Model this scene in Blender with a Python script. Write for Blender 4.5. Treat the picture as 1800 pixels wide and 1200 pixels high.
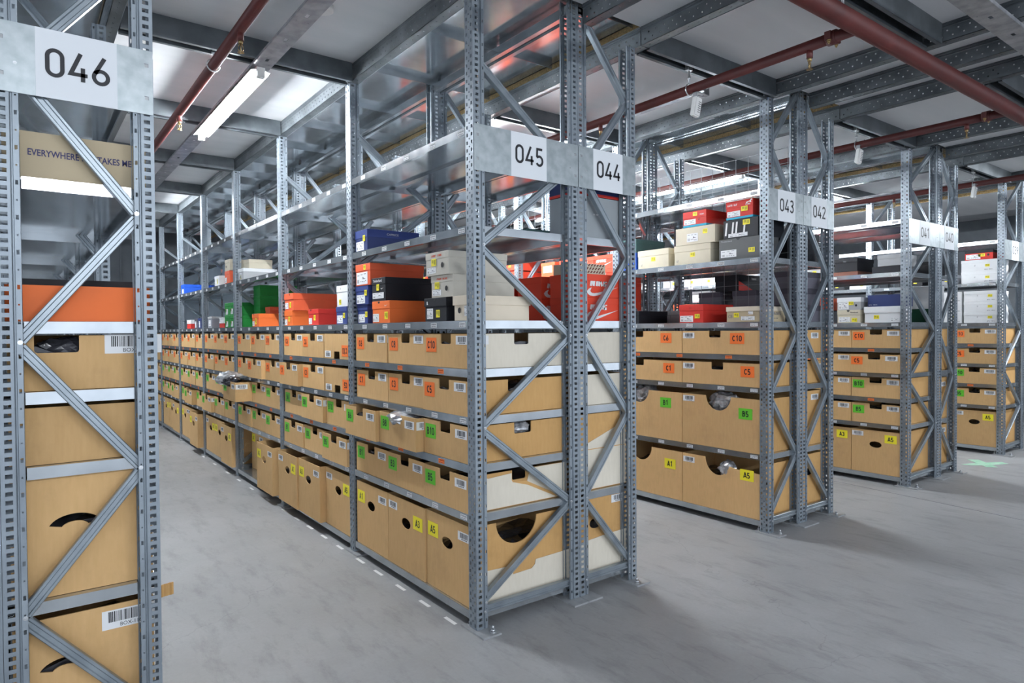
import bpy, bmesh, math, random
from mathutils import Vector, Matrix
for o in list(bpy.data.objects): bpy.data.objects.remove(o, do_unlink=True)
C = bpy.context.scene.collection
SC = bpy.context.scene
R = random.Random(7)
PI = math.pi

# ------------------------------------------------------------------ camera
cam = bpy.data.cameras.new('camera'); camo = bpy.data.objects.new('camera', cam); C.objects.link(camo)
YAW, PIT, ROL = 0.64212, -0.01689, -0.00676
def raydir(X, U, F):
    c, s = math.cos(ROL), math.sin(ROL); r, u2 = X*c-U*s, X*s+U*c
    c, s = math.cos(PIT), math.sin(PIT); fw = F*c-u2*s; u = F*s+u2*c
    c, s = math.cos(YAW), math.sin(YAW)
    return Vector((r*c+fw*s, -r*s+fw*c, u))
rx, ux, bx_ = raydir(1,0,0), raydir(0,1,0), -raydir(0,0,1)
m = Matrix(((rx.x,ux.x,bx_.x),(rx.y,ux.y,bx_.y),(rx.z,ux.z,bx_.z))).to_4x4()
m.translation = Vector((-1.57395, -2.3701, 1.31065))
camo.matrix_world = m
cam.sensor_width = 36; cam.lens = 36*1160.08/1800; cam.clip_start = 0.05; cam.clip_end = 100
SC.camera = camo

# ------------------------------------------------------------------ world, exposure
w = bpy.data.worlds.new('world'); SC.world = w; w.use_nodes = True
bg = w.node_tree.nodes['Background']; bg.inputs[0].default_value = (0.80, 0.88, 1.0, 1); bg.inputs[1].default_value = .68
SC.view_settings.view_transform = 'Standard'; SC.view_settings.look = 'None'
SC.view_settings.exposure = 1.5; SC.view_settings.gamma = 1; SC.view_settings.use_curve_mapping = False
LAMP = 132.0      # emission strength of the tubes
SC.cycles.max_bounces = 8
SC.cycles.diffuse_bounces = 5
SC.cycles.glossy_bounces = 4
SC.cycles.sample_clamp_indirect = 8

# ------------------------------------------------------------------ materials
def nt(name):
    m = bpy.data.materials.new(name); m.use_nodes = True
    return m, m.node_tree, m.node_tree.nodes['Principled BSDF']
def plain(name, col, rough=.6, metal=0, spec=.5):
    m, t, b = nt(name)
    b.inputs['Base Color'].default_value = (*col, 1); b.inputs['Roughness'].default_value = rough
    b.inputs['Metallic'].default_value = metal; b.inputs['Specular IOR Level'].default_value = spec
    return m
def noisy(name, c1, c2, scale=8, rough=(.5,.7), metal=0, stretch=(1,1,1), detail=6, bump=0, bscale=None, spec=.5, lo=.35, hi=.65):
    m, t, b = nt(name); N = t.nodes; L = t.links
    tc = N.new('ShaderNodeTexCoord'); mp = N.new('ShaderNodeMapping'); mp.inputs['Scale'].default_value = stretch
    ns = N.new('ShaderNodeTexNoise'); ns.inputs['Scale'].default_value = scale; ns.inputs['Detail'].default_value = detail
    rp = N.new('ShaderNodeValToRGB'); rp.color_ramp.elements[0].position = lo; rp.color_ramp.elements[1].position = hi
    rp.color_ramp.elements[0].color = (*c1,1); rp.color_ramp.elements[1].color = (*c2,1)
    L.new(tc.outputs['Object'], mp.inputs[0]); L.new(mp.outputs[0], ns.inputs[0]); L.new(ns.outputs[0], rp.inputs[0]); L.new(rp.outputs[0], b.inputs['Base Color'])
    mr = N.new('ShaderNodeMapRange'); mr.inputs[3].default_value = rough[0]; mr.inputs[4].default_value = rough[1]
    L.new(ns.outputs[0], mr.inputs[0]); L.new(mr.outputs[0], b.inputs['Roughness'])
    b.inputs['Metallic'].default_value = metal; b.inputs['Specular IOR Level'].default_value = spec
    if bump:
        n2 = N.new('ShaderNodeTexNoise'); n2.inputs['Scale'].default_value = bscale or scale*4; n2.inputs['Detail'].default_value = 4
        bp = N.new('ShaderNodeBump'); bp.inputs['Strength'].default_value = bump; bp.inputs['Distance'].default_value = .002
        L.new(mp.outputs[0], n2.inputs[0]); L.new(n2.outputs[0], bp.inputs['Height']); L.new(bp.outputs[0], b.inputs['Normal'])
    return m
M = {}
M['post'] = noisy('galvanised_post', (.225,.26,.295), (.31,.355,.395), 14, (.38,.5), .55, (1,1,.35))
M['brace'] = noisy('galvanised_brace', (.26,.30,.335), (.34,.385,.42), 10, (.3,.42), .65)
M['pan'] = noisy('galvanised_sheet', (.44,.475,.50), (.53,.565,.59), 9, (.10,.20), .82, bump=.06, bscale=3)
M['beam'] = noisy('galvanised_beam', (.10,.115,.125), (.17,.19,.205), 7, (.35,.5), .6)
M['channel'] = noisy('galvanised_channel', (.22,.23,.245), (.40,.40,.42), 16, (.3,.45), .5)
M['signsteel'] = noisy('galvanised_sign_panel', (.36,.41,.43), (.48,.53,.55), 22, (.34,.46), .6)
M['plate'] = noisy('zinc_base_plate', (.34,.35,.36), (.44,.45,.46), 20, (.4,.5), .35)
M['bolt'] = plain('zinc_bolt', (.62,.64,.66), .28, .9)
M['white'] = plain('white_sign_vinyl', (.74,.77,.80), .45)
M['ink'] = plain('black_ink', (.012,.013,.018), .5)
M['deck'] = noisy('white_deck_board', (.60,.61,.62), (.66,.66,.67), 2.5, (.5,.6), 0, (.3,3,1))
M['chip'] = noisy('chipboard_edge', (.20,.13,.05), (.42,.29,.13), 90, (.8,.9))
M['wall'] = noisy('dark_sheet_wall', (.10,.115,.13), (.14,.155,.17), 3, (.5,.6), .2)
M['backpanel'] = noisy('galvanised_back_panel', (.40,.47,.52), (.48,.55,.60), 3, (.35,.5), .5)
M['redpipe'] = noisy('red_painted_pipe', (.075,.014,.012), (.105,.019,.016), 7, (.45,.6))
M['brass'] = plain('brass', (.42,.30,.14), .35, .8)
M['plastic_white'] = plain('white_plastic', (.72,.72,.70), .4)
M['wire'] = plain('steel_wire', (.16,.17,.18), .5, .3)
M['black'] = plain('hole_shade_black', (.01,.01,.012), .5)  # flat black painting the shade inside finger holes, notches and vent slots
M['paper'] = plain('white_label_paper', (.78,.79,.80), .6)
M['orange_s'] = plain('orange_sticker', (.93,.19,.03), .55)
M['green_s'] = plain('green_sticker', (.13,.55,.03), .55)
M['yellow_s'] = plain('yellow_sticker', (.90,.78,.03), .55)
M['lblgrey'] = plain('grey_print', (.20,.20,.22), .6)
M['lblorange'] = plain('orange_shelf_label', (.90,.22,.05), .6)
M['dkprint'] = plain('dark_orange_print', (.35,.05,.01), .6)
M['foil'] = noisy('crumpled_plastic_film', (.30,.31,.33), (.75,.76,.78), 30, (.1,.3), .5, bump=.6, bscale=60)
M['foilblack'] = noisy('black_film_and_box_shade', (.01,.01,.012), (.05,.05,.06), 12, (.08,.25), 0, bump=.8, bscale=40)
M['tape'] = plain('white_floor_tape', (.80,.80,.79), .6)
M['mint'] = noisy('green_floor_paint', (.28,.55,.38), (.42,.62,.48), 14, (.6,.8))

def cardboard(name, c1, c2, dirt=.25):
    m, t, b = nt(name); N = t.nodes; L = t.links
    tc = N.new('ShaderNodeTexCoord')
    oi = N.new('ShaderNodeObjectInfo')
    add = N.new('ShaderNodeVectorMath'); add.operation = 'ADD'
    sc = N.new('ShaderNodeVectorMath'); sc.operation = 'SCALE'; sc.inputs['Scale'].default_value = 13.0
    cb = N.new('ShaderNodeCombineXYZ')
    for i in range(3): L.new(oi.outputs['Random'], cb.inputs[i])
    L.new(cb.outputs[0], sc.inputs[0]); L.new(tc.outputs['Object'], add.inputs[0]); L.new(sc.outputs[0], add.inputs[1])
    mp = N.new('ShaderNodeMapping'); mp.inputs['Scale'].default_value = (16,16,3.0)
    ns = N.new('ShaderNodeTexNoise'); ns.inputs['Scale'].default_value = 5; ns.inputs['Detail'].default_value = 5
    L.new(add.outputs[0], mp.inputs[0]); L.new(mp.outputs[0], ns.inputs[0])
    rp = N.new('ShaderNodeValToRGB'); rp.color_ramp.elements[0].position = .15; rp.color_ramp.elements[1].position = .85
    rp.color_ramp.elements[0].color = (*c1,1); rp.color_ramp.elements[1].color = (*c2,1); L.new(ns.outputs[0], rp.inputs[0])
    n2 = N.new('ShaderNodeTexNoise'); n2.inputs['Scale'].default_value = 5; n2.inputs['Detail'].default_value = 8; n2.inputs['Roughness'].default_value = .7
    L.new(add.outputs[0], n2.inputs[0])
    mr = N.new('ShaderNodeMapRange'); mr.inputs[1].default_value = .52; mr.inputs[2].default_value = .82; mr.inputs[4].default_value = dirt
    L.new(n2.outputs[0], mr.inputs[0])
    mx = N.new('ShaderNodeMix'); mx.data_type = 'RGBA'; mx.inputs['B'].default_value = (c1[0]*.35, c1[1]*.35, c1[2]*.4, 1)
    L.new(mr.outputs[0], mx.inputs['Factor']); L.new(rp.outputs[0], mx.inputs['A'])
    hs = N.new('ShaderNodeHueSaturation'); mv = N.new('ShaderNodeMapRange'); mv.inputs[3].default_value = .92; mv.inputs[4].default_value = 1.06
    L.new(oi.outputs['Random'], mv.inputs[0]); L.new(mv.outputs[0], hs.inputs['Value']); L.new(mx.outputs['Result'], hs.inputs['Color'])
    L.new(hs.outputs[0], b.inputs['Base Color'])
    wv = N.new('ShaderNodeTexWave'); wv.wave_type = 'BANDS'; wv.bands_direction = 'X'; wv.inputs['Scale'].default_value = 40; wv.inputs['Distortion'].default_value = .6
    L.new(tc.outputs['Object'], wv.inputs[0])
    bp = N.new('ShaderNodeBump'); bp.inputs['Strength'].default_value = .12; bp.inputs['Distance'].default_value = .002
    L.new(n2.outputs[0], bp.inputs['Height']); L.new(bp.outputs[0], b.inputs['Normal'])
    b.inputs['Roughness'].default_value = .8; b.inputs['Specular IOR Level'].default_value = .2
    return m
M['kraft'] = cardboard('kraft_cardboard', (.60,.375,.165), (.68,.435,.205))
M['kraft2'] = cardboard('dark_kraft_cardboard', (.58,.335,.125), (.65,.39,.16), .3)
M['cream'] = cardboard('cream_cardboard', (.70,.64,.53), (.77,.71,.60), .12)

def concrete():
    m, t, b = nt('worn_concrete'); N = t.nodes; L = t.links
    tc = N.new('ShaderNodeTexCoord')
    def noise(scale, det=6, ro=.6, st=(1,1,1), rot=0):
        mp = N.new('ShaderNodeMapping'); mp.inputs['Scale'].default_value = st; mp.inputs['Rotation'].default_value = (0,0,rot)
        n = N.new('ShaderNodeTexNoise'); n.inputs['Scale'].default_value = scale; n.inputs['Detail'].default_value = det; n.inputs['Roughness'].default_value = ro
        L.new(tc.outputs['Object'], mp.inputs[0]); L.new(mp.outputs[0], n.inputs[0]); return n
    def rng(src, a, b_, c, d):
        r = N.new('ShaderNodeMapRange'); r.inputs[1].default_value = a; r.inputs[2].default_value = b_; r.inputs[3].default_value = c; r.inputs[4].default_value = d
        L.new(src, r.inputs[0]); return r.outputs[0]
    def mul(a, b_):
        x = N.new('ShaderNodeMath'); x.operation = 'MULTIPLY'; L.new(a, x.inputs[0]); L.new(b_, x.inputs[1]); return x.outputs[0]
    big = noise(1.1, 8, .65); mid = noise(5, 8, .7, (1,1,1)); smear = noise(3.2, 9, .72, (3.2,.9,1), .4); fine = noise(60, 4, .7)
    k = mul(rng(big.outputs[0], .3, .7, .85, 1.12), rng(mid.outputs[0], .3, .7, .93, 1.06))
    k = mul(k, rng(smear.outputs[0], .50, .72, 1.0, .70))
    k = mul(k, rng(fine.outputs[0], .3, .7, .96, 1.04))
    # hairline scratches
    vo = N.new('ShaderNodeTexVoronoi'); vo.feature = 'DISTANCE_TO_EDGE'; vo.inputs['Scale'].default_value = .38
    wn = noise(2.5, 4, .6); ad = N.new('ShaderNodeVectorMath'); ad.operation = 'ADD'
    scv = N.new('ShaderNodeVectorMath'); scv.operation = 'SCALE'; scv.inputs['Scale'].default_value = .35
    L.new(wn.outputs['Color'], scv.inputs[0]); L.new(scv.outputs[0], ad.inputs[0]); L.new(tc.outputs['Object'], ad.inputs[1]); L.new(ad.outputs[0], vo.inputs['Vector'])
    k = mul(k, rng(vo.outputs['Distance'], 0, .0012, .80, 1.0))
    mx = N.new('ShaderNodeMix'); mx.data_type = 'RGBA'; mx.blend_type = 'MULTIPLY'; mx.inputs['Factor'].default_value = 1
    mx.inputs['A'].default_value = (.335,.34,.345,1)
    cc = N.new('ShaderNodeCombineColor'); [L.new(k, cc.inputs[i]) for i in range(3)]
    L.new(cc.outputs[0], mx.inputs['B']); L.new(mx.outputs['Result'], b.inputs['Base Color'])
    L.new(rng(mid.outputs[0], .3, .7, .38, .58), b.inputs['Roughness'])
    bp = N.new('ShaderNodeBump'); bp.inputs['Strength'].default_value = .15; bp.inputs['Distance'].default_value = .002
    L.new(mid.outputs[0], bp.inputs['Height']); L.new(bp.outputs[0], b.inputs['Normal'])
    return m
M['concrete'] = concrete()
def emis(name, col, s):
    m, t, b = nt(name); b.inputs['Emission Color'].default_value = (*col,1); b.inputs['Emission Strength'].default_value = s
    b.inputs['Base Color'].default_value = (.8,.8,.8,1); return m
M['tube'] = emis('lit_fluorescent_tube', (.90,.95,1.0), LAMP)
COL = {'navy':(.020,.035,.13),'navyface':(.03,.052,.20),'black':(.012,.013,.018),'orange':(.83,.17,.035),'orangered':(.80,.13,.05),'red':(.62,.035,.025),
 'nike':(.80,.075,.035),'beige':(.56,.53,.46),'creambox':(.72,.63,.50),'tan':(.50,.41,.27),'sand':(.62,.56,.43),'white':(.76,.77,.78),'grey':(.25,.26,.29),'dgrey':(.115,.12,.12),
 'purplegrey':(.14,.135,.165),'dpurple':(.075,.07,.09),'green':(.012,.25,.04),'blue':(.012,.085,.50),'teal':(.06,.13,.13),'ltgrey':(.42,.43,.44),'brown':(.22,.085,.06),
 'rust':(.42,.13,.03),'dkgreen':(.01,.07,.035),'cyan':(.02,.38,.55),'silver':(.33,.36,.38)}
for k, v in COL.items(): M['c_'+k] = noisy('carton_'+k, tuple(x*.94 for x in v), tuple(min(1,x*1.05) for x in v), 6, (.5,.62), 0, spec=.35)

# ------------------------------------------------------------------ mesh helpers
def finish(name, bm, mats, parent=None, loc=(0,0,0), smooth=False):
    bmesh.ops.recalc_face_normals(bm, faces=bm.faces)
    me = bpy.data.meshes.new(name); bm.to_mesh(me); bm.free()
    for x in (mats if isinstance(mats, (list,tuple)) else [mats]): me.materials.append(M[x] if isinstance(x,str) else x)
    if smooth:
        for p in me.polygons: p.use_smooth = True
    o = bpy.data.objects.new(name, me); C.objects.link(o); o.location = loc
    if parent: o.parent = parent
    return o
def use(name, me, parent=None, loc=(0,0,0), rz=0, rx=0):
    o = bpy.data.objects.new(name, me); C.objects.link(o); o.location = loc; o.rotation_euler = (rx,0,rz)
    if parent: o.parent = parent
    return o
def empty(name, loc=(0,0,0), rz=0, **kw):
    o = bpy.data.objects.new(name, None); C.objects.link(o); o.location = loc; o.rotation_euler = (0,0,rz); o.empty_display_size = .05
    tag(o, **kw); return o
def tag(o, label=None, cat=None, group=None, kind=None):
    if label: o['label'] = label
    if cat: o['category'] = cat
    if group: o['group'] = group
    if kind: o['kind'] = kind
    return o
def copy_tree(o, parent=None):
    c = o.copy(); C.objects.link(c)
    if parent: c.parent = parent
    for ch in o.children: copy_tree(ch, c)
    return c
def box(bm, x0,x1,y0,y1,z0,z1, mi=0):
    vs = [bm.verts.new((x,y,z)) for z in (z0,z1) for y in (y0,y1) for x in (x0,x1)]
    for f in ((0,2,3,1),(4,5,7,6),(0,1,5,4),(1,3,7,5),(3,2,6,7),(2,0,4,6)):
        fc = bm.faces.new([vs[i] for i in f]); fc.material_index = mi
    return vs
def prism(bm, pts, f, t, mi=0):
    """pts 2D outline; f(u,v,d)->xyz ; thickness t"""
    a = [bm.verts.new(f(u,v,0)) for u,v in pts]; b = [bm.verts.new(f(u,v,t)) for u,v in pts]
    n = len(pts)
    fs = [bm.faces.new(a), bm.faces.new(b[::-1])]
    for i in range(n): fs.append(bm.faces.new([a[i], b[i], b[(i+1)%n], a[(i+1)%n]]))
    for x in fs: x.material_index = mi
def tube(bm, pts, r, n=10, mi=0, cap=True):
    rings = []
    for i, p in enumerate(pts):
        p = Vector(p)
        d = (Vector(pts[min(i+1,len(pts)-1)])-Vector(pts[max(i-1,0)])).normalized()
        a = d.cross(Vector((0,0,1)));
        if a.length < 1e-3: a = Vector((1,0,0))
        a.normalize(); b = d.cross(a)
        rr = r[i] if isinstance(r,(list,tuple)) else r
        rings.append([bm.verts.new(p+a*math.cos(2*PI*k/n)*rr+b*math.sin(2*PI*k/n)*rr) for k in range(n)])
    for i in range(len(rings)-1):
        for k in range(n):
            f = bm.faces.new([rings[i][k], rings[i][(k+1)%n], rings[i+1][(k+1)%n], rings[i+1][k]]); f.material_index = mi; f.smooth = True
    if cap:
        bm.faces.new(rings[0][::-1]).material_index = mi; bm.faces.new(rings[-1]).material_index = mi
def perf(bm, o, u, v, W, H, cols, mi=0):
    """sheet of size W x H at o along unit vectors u, v with columns of holes: cols = (u0,u1,pitch,h,offset)"""
    o, u, v = Vector(o), Vector(u), Vector(v)
    us = sorted({0, W} | {c[0] for c in cols} | {c[1] for c in cols})
    vs = {0.0, H}
    spans = []
    for c in cols:
        k = c[4]; L = []
        while k + c[3] < H:
            if k > 0: L.append((k, k+c[3])); vs |= {round(k,5), round(k+c[3],5)}
            k += c[2]
        spans.append(L)
    vs = sorted(vs)
    vv = [vs[0]]
    for x in vs[1:]:
        if x-vv[-1] > 1e-5: vv.append(x)
    vs = vv
    idx = [[bm.verts.new(o+u*a+v*b) for b in vs] for a in us]
    for i in range(len(us)-1):
        um = (us[i]+us[i+1])/2
        act = [spans[k] for k, c in enumerate(cols) if c[0] < um < c[1]]
        j = 0; ptr = [0]*len(act)
        for j in range(len(vs)-1):
            vm = (vs[j]+vs[j+1])/2; hole = False
            for q, L in enumerate(act):
                while ptr[q] < len(L) and L[ptr[q]][1] < vm: ptr[q] += 1
                if ptr[q] < len(L) and L[ptr[q]][0] < vm: hole = True
            if not hole:
                f = bm.faces.new([idx[i][j], idx[i+1][j], idx[i+1][j+1], idx[i][j+1]]); f.material_index = mi
def solid(bm, t=.0015):
    bmesh.ops.remove_doubles(bm, verts=bm.verts, dist=1e-5)
    bmesh.ops.recalc_face_normals(bm, faces=bm.faces)
    r = bmesh.ops.solidify(bm, geom=bm.faces[:], thickness=t)

# ---- text and digits (as 2D polygon soups)
TXT = {}
def text2d(s, bold=.0, shear=0.0):
    k = (s, bold, shear)
    if k in TXT: return TXT[k]
    cu = bpy.data.curves.new('t', 'FONT'); cu.body = s; cu.offset = bold; cu.shear = shear; cu.resolution_u = 3; cu.size = 1
    o = bpy.data.objects.new('t', cu); C.objects.link(o)
    dg = bpy.context.evaluated_depsgraph_get(); me = o.evaluated_get(dg).to_mesh()
    V = [(v.co.x, v.co.y) for v in me.vertices]; F = [list(p.vertices) for p in me.polygons]
    o.evaluated_get(dg).to_mesh_clear(); bpy.data.objects.remove(o); bpy.data.curves.remove(cu)
    x0 = min(v[0] for v in V); x1 = max(v[0] for v in V); y0 = min(v[1] for v in V); y1 = max(v[1] for v in V)
    V = [((x-x0)/(x1-x0), (y-y0)/(y1-y0)) for x, y in V]
    TXT[k] = (V, F); return TXT[k]
def put_text(bm, s, f, u0, v0, w_, h_, mi, bold=.0, shear=0.0, flip=False, d=.0006):
    V, F = text2d(s, bold, shear)
    vs = [bm.verts.new(f(u0+(1-x if flip else x)*w_, v0+(1-y if flip else y)*h_, d)) for x, y in V]
    for q in F:
        try: bm.faces.new([vs[i] for i in q]).material_index = mi
        except ValueError: pass
def arc(cx, cy, rx_, ry, a0, a1, n=14):
    return [(cx+rx_*math.cos(math.radians(a0+(a1-a0)*i/n)), cy+ry*math.sin(math.radians(a0+(a1-a0)*i/n))) for i in range(n+1)]
DIG = {
 '0': [arc(.28,.72,.22,.22,0,180)+arc(.28,.28,.22,.22,180,360)+[(.50,.72)]],
 '1': [[(.12,.78),(.34,.97),(.34,.0)]],
 '2': [arc(.27,.73,.21,.21,165,-35)+[(.07,.06),(.52,.06)]],
 '3': [arc(.26,.74,.20,.20,150,-80)+[(.22,.53)], [(.22,.53)]+arc(.26,.28,.22,.23,85,-155)],
 '4': [[(.36,1.0),(.05,.24),(.56,.24)], [(.42,.50),(.42,.0)]],
 '5': [[(.48,.94),(.12,.94),(.10,.54)]+arc(.27,.30,.22,.25,125,-150)],
 '6': [arc(.28,.28,.22,.23,0,360,22), [(.40,1.0),(.095,.40)]],
 '8': [arc(.28,.73,.19,.19,90,450,20), arc(.28,.27,.22,.23,90,450,20)],
 'A': [[(.01,.0),(.28,.96),(.30,.96),(.57,.0)], [(.12,.27),(.46,.27)]],
 'B': [[(.10,.0),(.10,1.0)], [(.10,.93),(.30,.93)]+arc(.30,.735,.18,.195,90,-90,8)+[(.10,.54)], [(.10,.54),(.32,.54)]+arc(.32,.305,.20,.235,90,-90,8)+[(.10,.07)]],
 'C': [arc(.30,.50,.235,.43,40,320,22)],
 'N': [[(.10,.0),(.10,1.0)], [(.12,.96),(.48,.04)], [(.50,.0),(.50,1.0)]],
 'I': [[(.20,.0),(.20,1.0)]],
 'K': [[(.10,.0),(.10,1.0)], [(.52,1.0),(.14,.46)], [(.24,.56),(.54,.0)]],
 'E': [[(.10,.0),(.10,1.0)], [(.10,.91),(.50,.91)], [(.10,.5),(.46,.5)], [(.10,.09),(.50,.09)]],
 '9': [arc(.28,.72,.22,.23,0,360,22), [(.16,.0),(.465,.60)]],
}
def stroke(bm, pts, wd, f, mi, d):
    n = len(pts); L = []; closed = math.dist(pts[0], pts[-1]) < 1e-4
    for i in range(n):
        a = Vector(pts[i-1] if i else (pts[-2] if closed else pts[0])); b = Vector(pts[(i+1)%n] if i < n-1 else (pts[1] if closed else pts[-1])); p = Vector(pts[i])
        d1 = (p-a); d2 = (b-p)
        d1 = d1.normalized() if d1.length > 1e-6 else d2.normalized()
        d2 = d2.normalized() if d2.length > 1e-6 else d1
        t = (d1+d2).normalized(); nrm = Vector((-t.y, t.x)); k = 1/max(.35, math.sqrt(max(0,(1+d1.dot(d2))/2)))
        L.append((p+nrm*wd/2*k, p-nrm*wd/2*k))
    for i in range(n-1):
        q = [L[i][0], L[i][1], L[i+1][1], L[i+1][0]]
        try: bm.faces.new([bm.verts.new(f(x.x, x.y, d)) for x in q]).material_index = mi
        except ValueError: pass
def put_digits(bm, s, f, u0, v0, h_, mi, pitch=.72, wd=.135, d=.0008):
    for i, ch in enumerate(s):
        for st in DIG[ch]: stroke(bm, [(u0+(x+i*pitch)*h_, v0+y*h_) for x, y in st], wd*h_, f, mi, d)

# ------------------------------------------------------------------ room shell
DZ = 2.860     # underside of the deck
XR = [(-2.224,-1.624,'L'),(-1.62,-1.22,'R'),(0,.6,'L'),(.604,1.004,'R'),(2.225,2.625,'L'),(2.629,3.029,'R'),(4.23,4.83,'L'),(4.834,5.234,'R'),(6.43,7.03,'L'),(7.034,7.434,'R')]
L_ = 1.3009
YEND = 7*L_
bm = bmesh.new(); box(bm, -6, 14, -7, YEND+1.2, -.1, 0); tag(finish('floor', bm, 'concrete'), kind='structure')
def deck(x0, x1, y0, y1):
    bm = bmesh.new(); box(bm, x0, x1, y0, y1, DZ, DZ+.038, 1)
    for f in bm.faces:
        if f.normal.z < 0 or abs(f.calc_center_median().z-DZ) < 1e-5: f.material_index = 0
    tag(finish('ceiling', bm, ['deck','chip']), kind='structure')
deck(-6, 14, -7, -.04)
for a, b in ((-3.6,-2.224),(-1.215,-.001),(1.009,2.224),(3.034,4.229),(5.239,6.429),(7.439,9.0)): deck(a, b, -.04, YEND+1.2)
bm = bmesh.new(); box(bm, -6, 14, YEND+1.1, YEND+1.2, 0, 3.2)
for i in range(60): box(bm, -6+i*.34, -6+i*.34+.03, YEND+1.085, YEND+1.1, 0, 3.2)
tag(finish('wall_back', bm, 'wall'), kind='structure')
bm = bmesh.new(); box(bm, 12.0, 12.1, -7, YEND+1.2, 0, 3.2); tag(finish('wall_right', bm, 'wall'), kind='structure')
bm = bmesh.new(); box(bm, -6, 14, -7, YEND+1.2, 3.2, 3.25); tag(finish('ceiling', bm, 'deck'), kind='structure')

def ground_strip(name, pts, wd, mat, label, cat, h=.0012):
    bm = bmesh.new()
    for (a, b) in zip(pts[:-1], pts[1:]):
        a, b = Vector(a), Vector(b); n = (b-a).normalized(); p = Vector((-n.y, n.x))*wd/2
        prism(bm, [tuple(a-p), tuple(b-p), tuple(b+p), tuple(a+p)], lambda u, v, d: (u, v, .0002+d), h)
    return finish(name, bm, mat)
jt = ground_strip('trim_joint', [(4.05,1.2),(4.0,.4),(3.86,-.9),(3.75,-2.2)], .006, 'lblgrey', '', ''); tag(jt, kind='structure')

# ------------------------------------------------------------------ rack parts
PW = .062; POSTH = 2.757
def upright_mesh(H=POSTH):
    bm = bmesh.new()
    perf(bm, (0,0,0), (0,1,0), (0,0,1), PW, H, [(.009,.0185,.0333,.0145,.010),(.0435,.053,.0333,.0145,.010),(.0275,.0345,.0333,.007,.0302)])
    for y, s in ((0,1),(PW,-1)):
        perf(bm, (0,y,0), (1,0,0), (0,0,1), .036, H, [(.0090,.0265,.025,.0125,.012)])
        perf(bm, (.042,y+s*.001,0), (1,0,0), (0,0,1), .014, H, [(.0035,.0105,.1,.013,.03),(.005,.009,.1,.005,.0835)])
        for (ax, ay, bx, by) in ((.036,0,.036,.006),(.036,.006,.042,.006),(.042,.006,.042,.001),(.056,.001,.056,.009)):
            f = [bm.verts.new(v) for v in ((ax,y+s*ay,0),(bx,y+s*by,0),(bx,y+s*by,H),(ax,y+s*ay,H))]; bm.faces.new(f)
    solid(bm, .0014)
    me = bpy.data.meshes.new('upright'); bm.to_mesh(me); bm.free(); me.materials.append(M['post']); return me
UP = upright_mesh(); UPM = upright_mesh(2.885)
def mesh_of(name, fn, mats):
    bm = bmesh.new(); fn(bm); bmesh.ops.recalc_face_normals(bm, faces=bm.faces)
    me = bpy.data.meshes.new(name); bm.to_mesh(me); bm.free()
    for x in (mats if isinstance(mats, (list,tuple)) else [mats]): me.materials.append(M[x])
    return me
def hexbolt(bm, p, ax, r=.008, h=.006, mi=0):
    p = Vector(p); ax = Vector(ax)
    tube(bm, [p, p+ax*h*.35], r*1.35, 12, mi); 
    tube(bm, [p+ax*h*.35, p+ax*h], r, 6, mi); tube(bm, [p+ax*h, p+ax*h*1.5], r*.5, 8, mi)
BR = {}
def brace_mesh(x0, z0, x1, z1):
    k = (round(x0,4), round(z0,4), round(x1,4), round(z1,4))
    if k in BR: return BR[k]
    def fn(bm):
        a = Vector((x0,0,z0)); b = Vector((x1,0,z1)); d = (b-a).normalized(); n = Vector((-d.z,0,d.x))
        prof = [(-.0165,.002),(-.0145,0),(-.008,0),(-.0055,.0035),(.0055,.0035),(.008,0),(.0145,0),(.0165,.002),(.0165,.024),(-.0165,.024)]
        A = [bm.verts.new(a+n*u+Vector((0,.012+v,0))) for u, v in prof]; B = [bm.verts.new(b+n*u+Vector((0,.012+v,0))) for u, v in prof]
        bm.faces.new(A); bm.faces.new(B[::-1])
        for i in range(len(prof)): bm.faces.new([A[i], B[i], B[(i+1)%len(prof)], A[(i+1)%len(prof)]])
        hexbolt(bm, (a.x, .001, a.z-.005), (0,-1,0), .0050, .005, 1)
    BR[k] = mesh_of('brace', fn, ['brace','bolt']); return BR[k]
PLATE = mesh_of('base_plate', lambda bm: box(bm, -.02, .076, -.077, .10, 0, .008), 'plate')
PLATEM = mesh_of('base_plate', lambda bm: box(bm, -.0008, .09, -.066, .10, 0, .008), 'plate')
def _ab(bm):
    tube(bm, [(0,0,0),(0,0,.003)], .015, 16); tube(bm, [(0,0,.003),(0,0,.013)], .0105, 6); tube(bm, [(0,0,.013),(0,0,.028)], .0055, 10)
ABOLT = mesh_of('anchor_bolt', _ab, 'bolt')
SH = {}
def shelf_mesh(d, lip=.036):
    k = (round(d,3), lip)
    if k in SH: return SH[k]
    def fn(bm):
        y0, y1 = PW+.002, L_-.002; t = .0016
        box(bm, .003, d-.003, y0, y1, -t, 0)
        box(bm, .060, d-.060, .032, y0, -t, 0); box(bm, .060, d-.060, y1, L_+.028, -t, 0)
        for a, b, c in ((.0025,.0045,.022),(d-.0045,d-.0025,d-.022)):
            box(bm, a, b, y0, y1, -lip, -t)
            box(bm, min(b,c) if c>a else c, max(b,c) if c>a else a, y0, y1, -lip, -lip+t)
            box(bm, c-.001, c+.001, y0, y1, -lip, -lip+.008)
        for y in (.032, L_+.0265):
            box(bm, .060, d-.060, y, y+.0016, -lip, -t)
        box(bm, .060, d-.060, .0336, .048, -lip, -lip+t)
        box(bm, d/2-.02, d/2+.02, y0+.01, y1-.01, -.0125, -t) if d > .5 else None
    SH[k] = mesh_of('shelf', fn, 'pan'); return SH[k]
PM = {}
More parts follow.
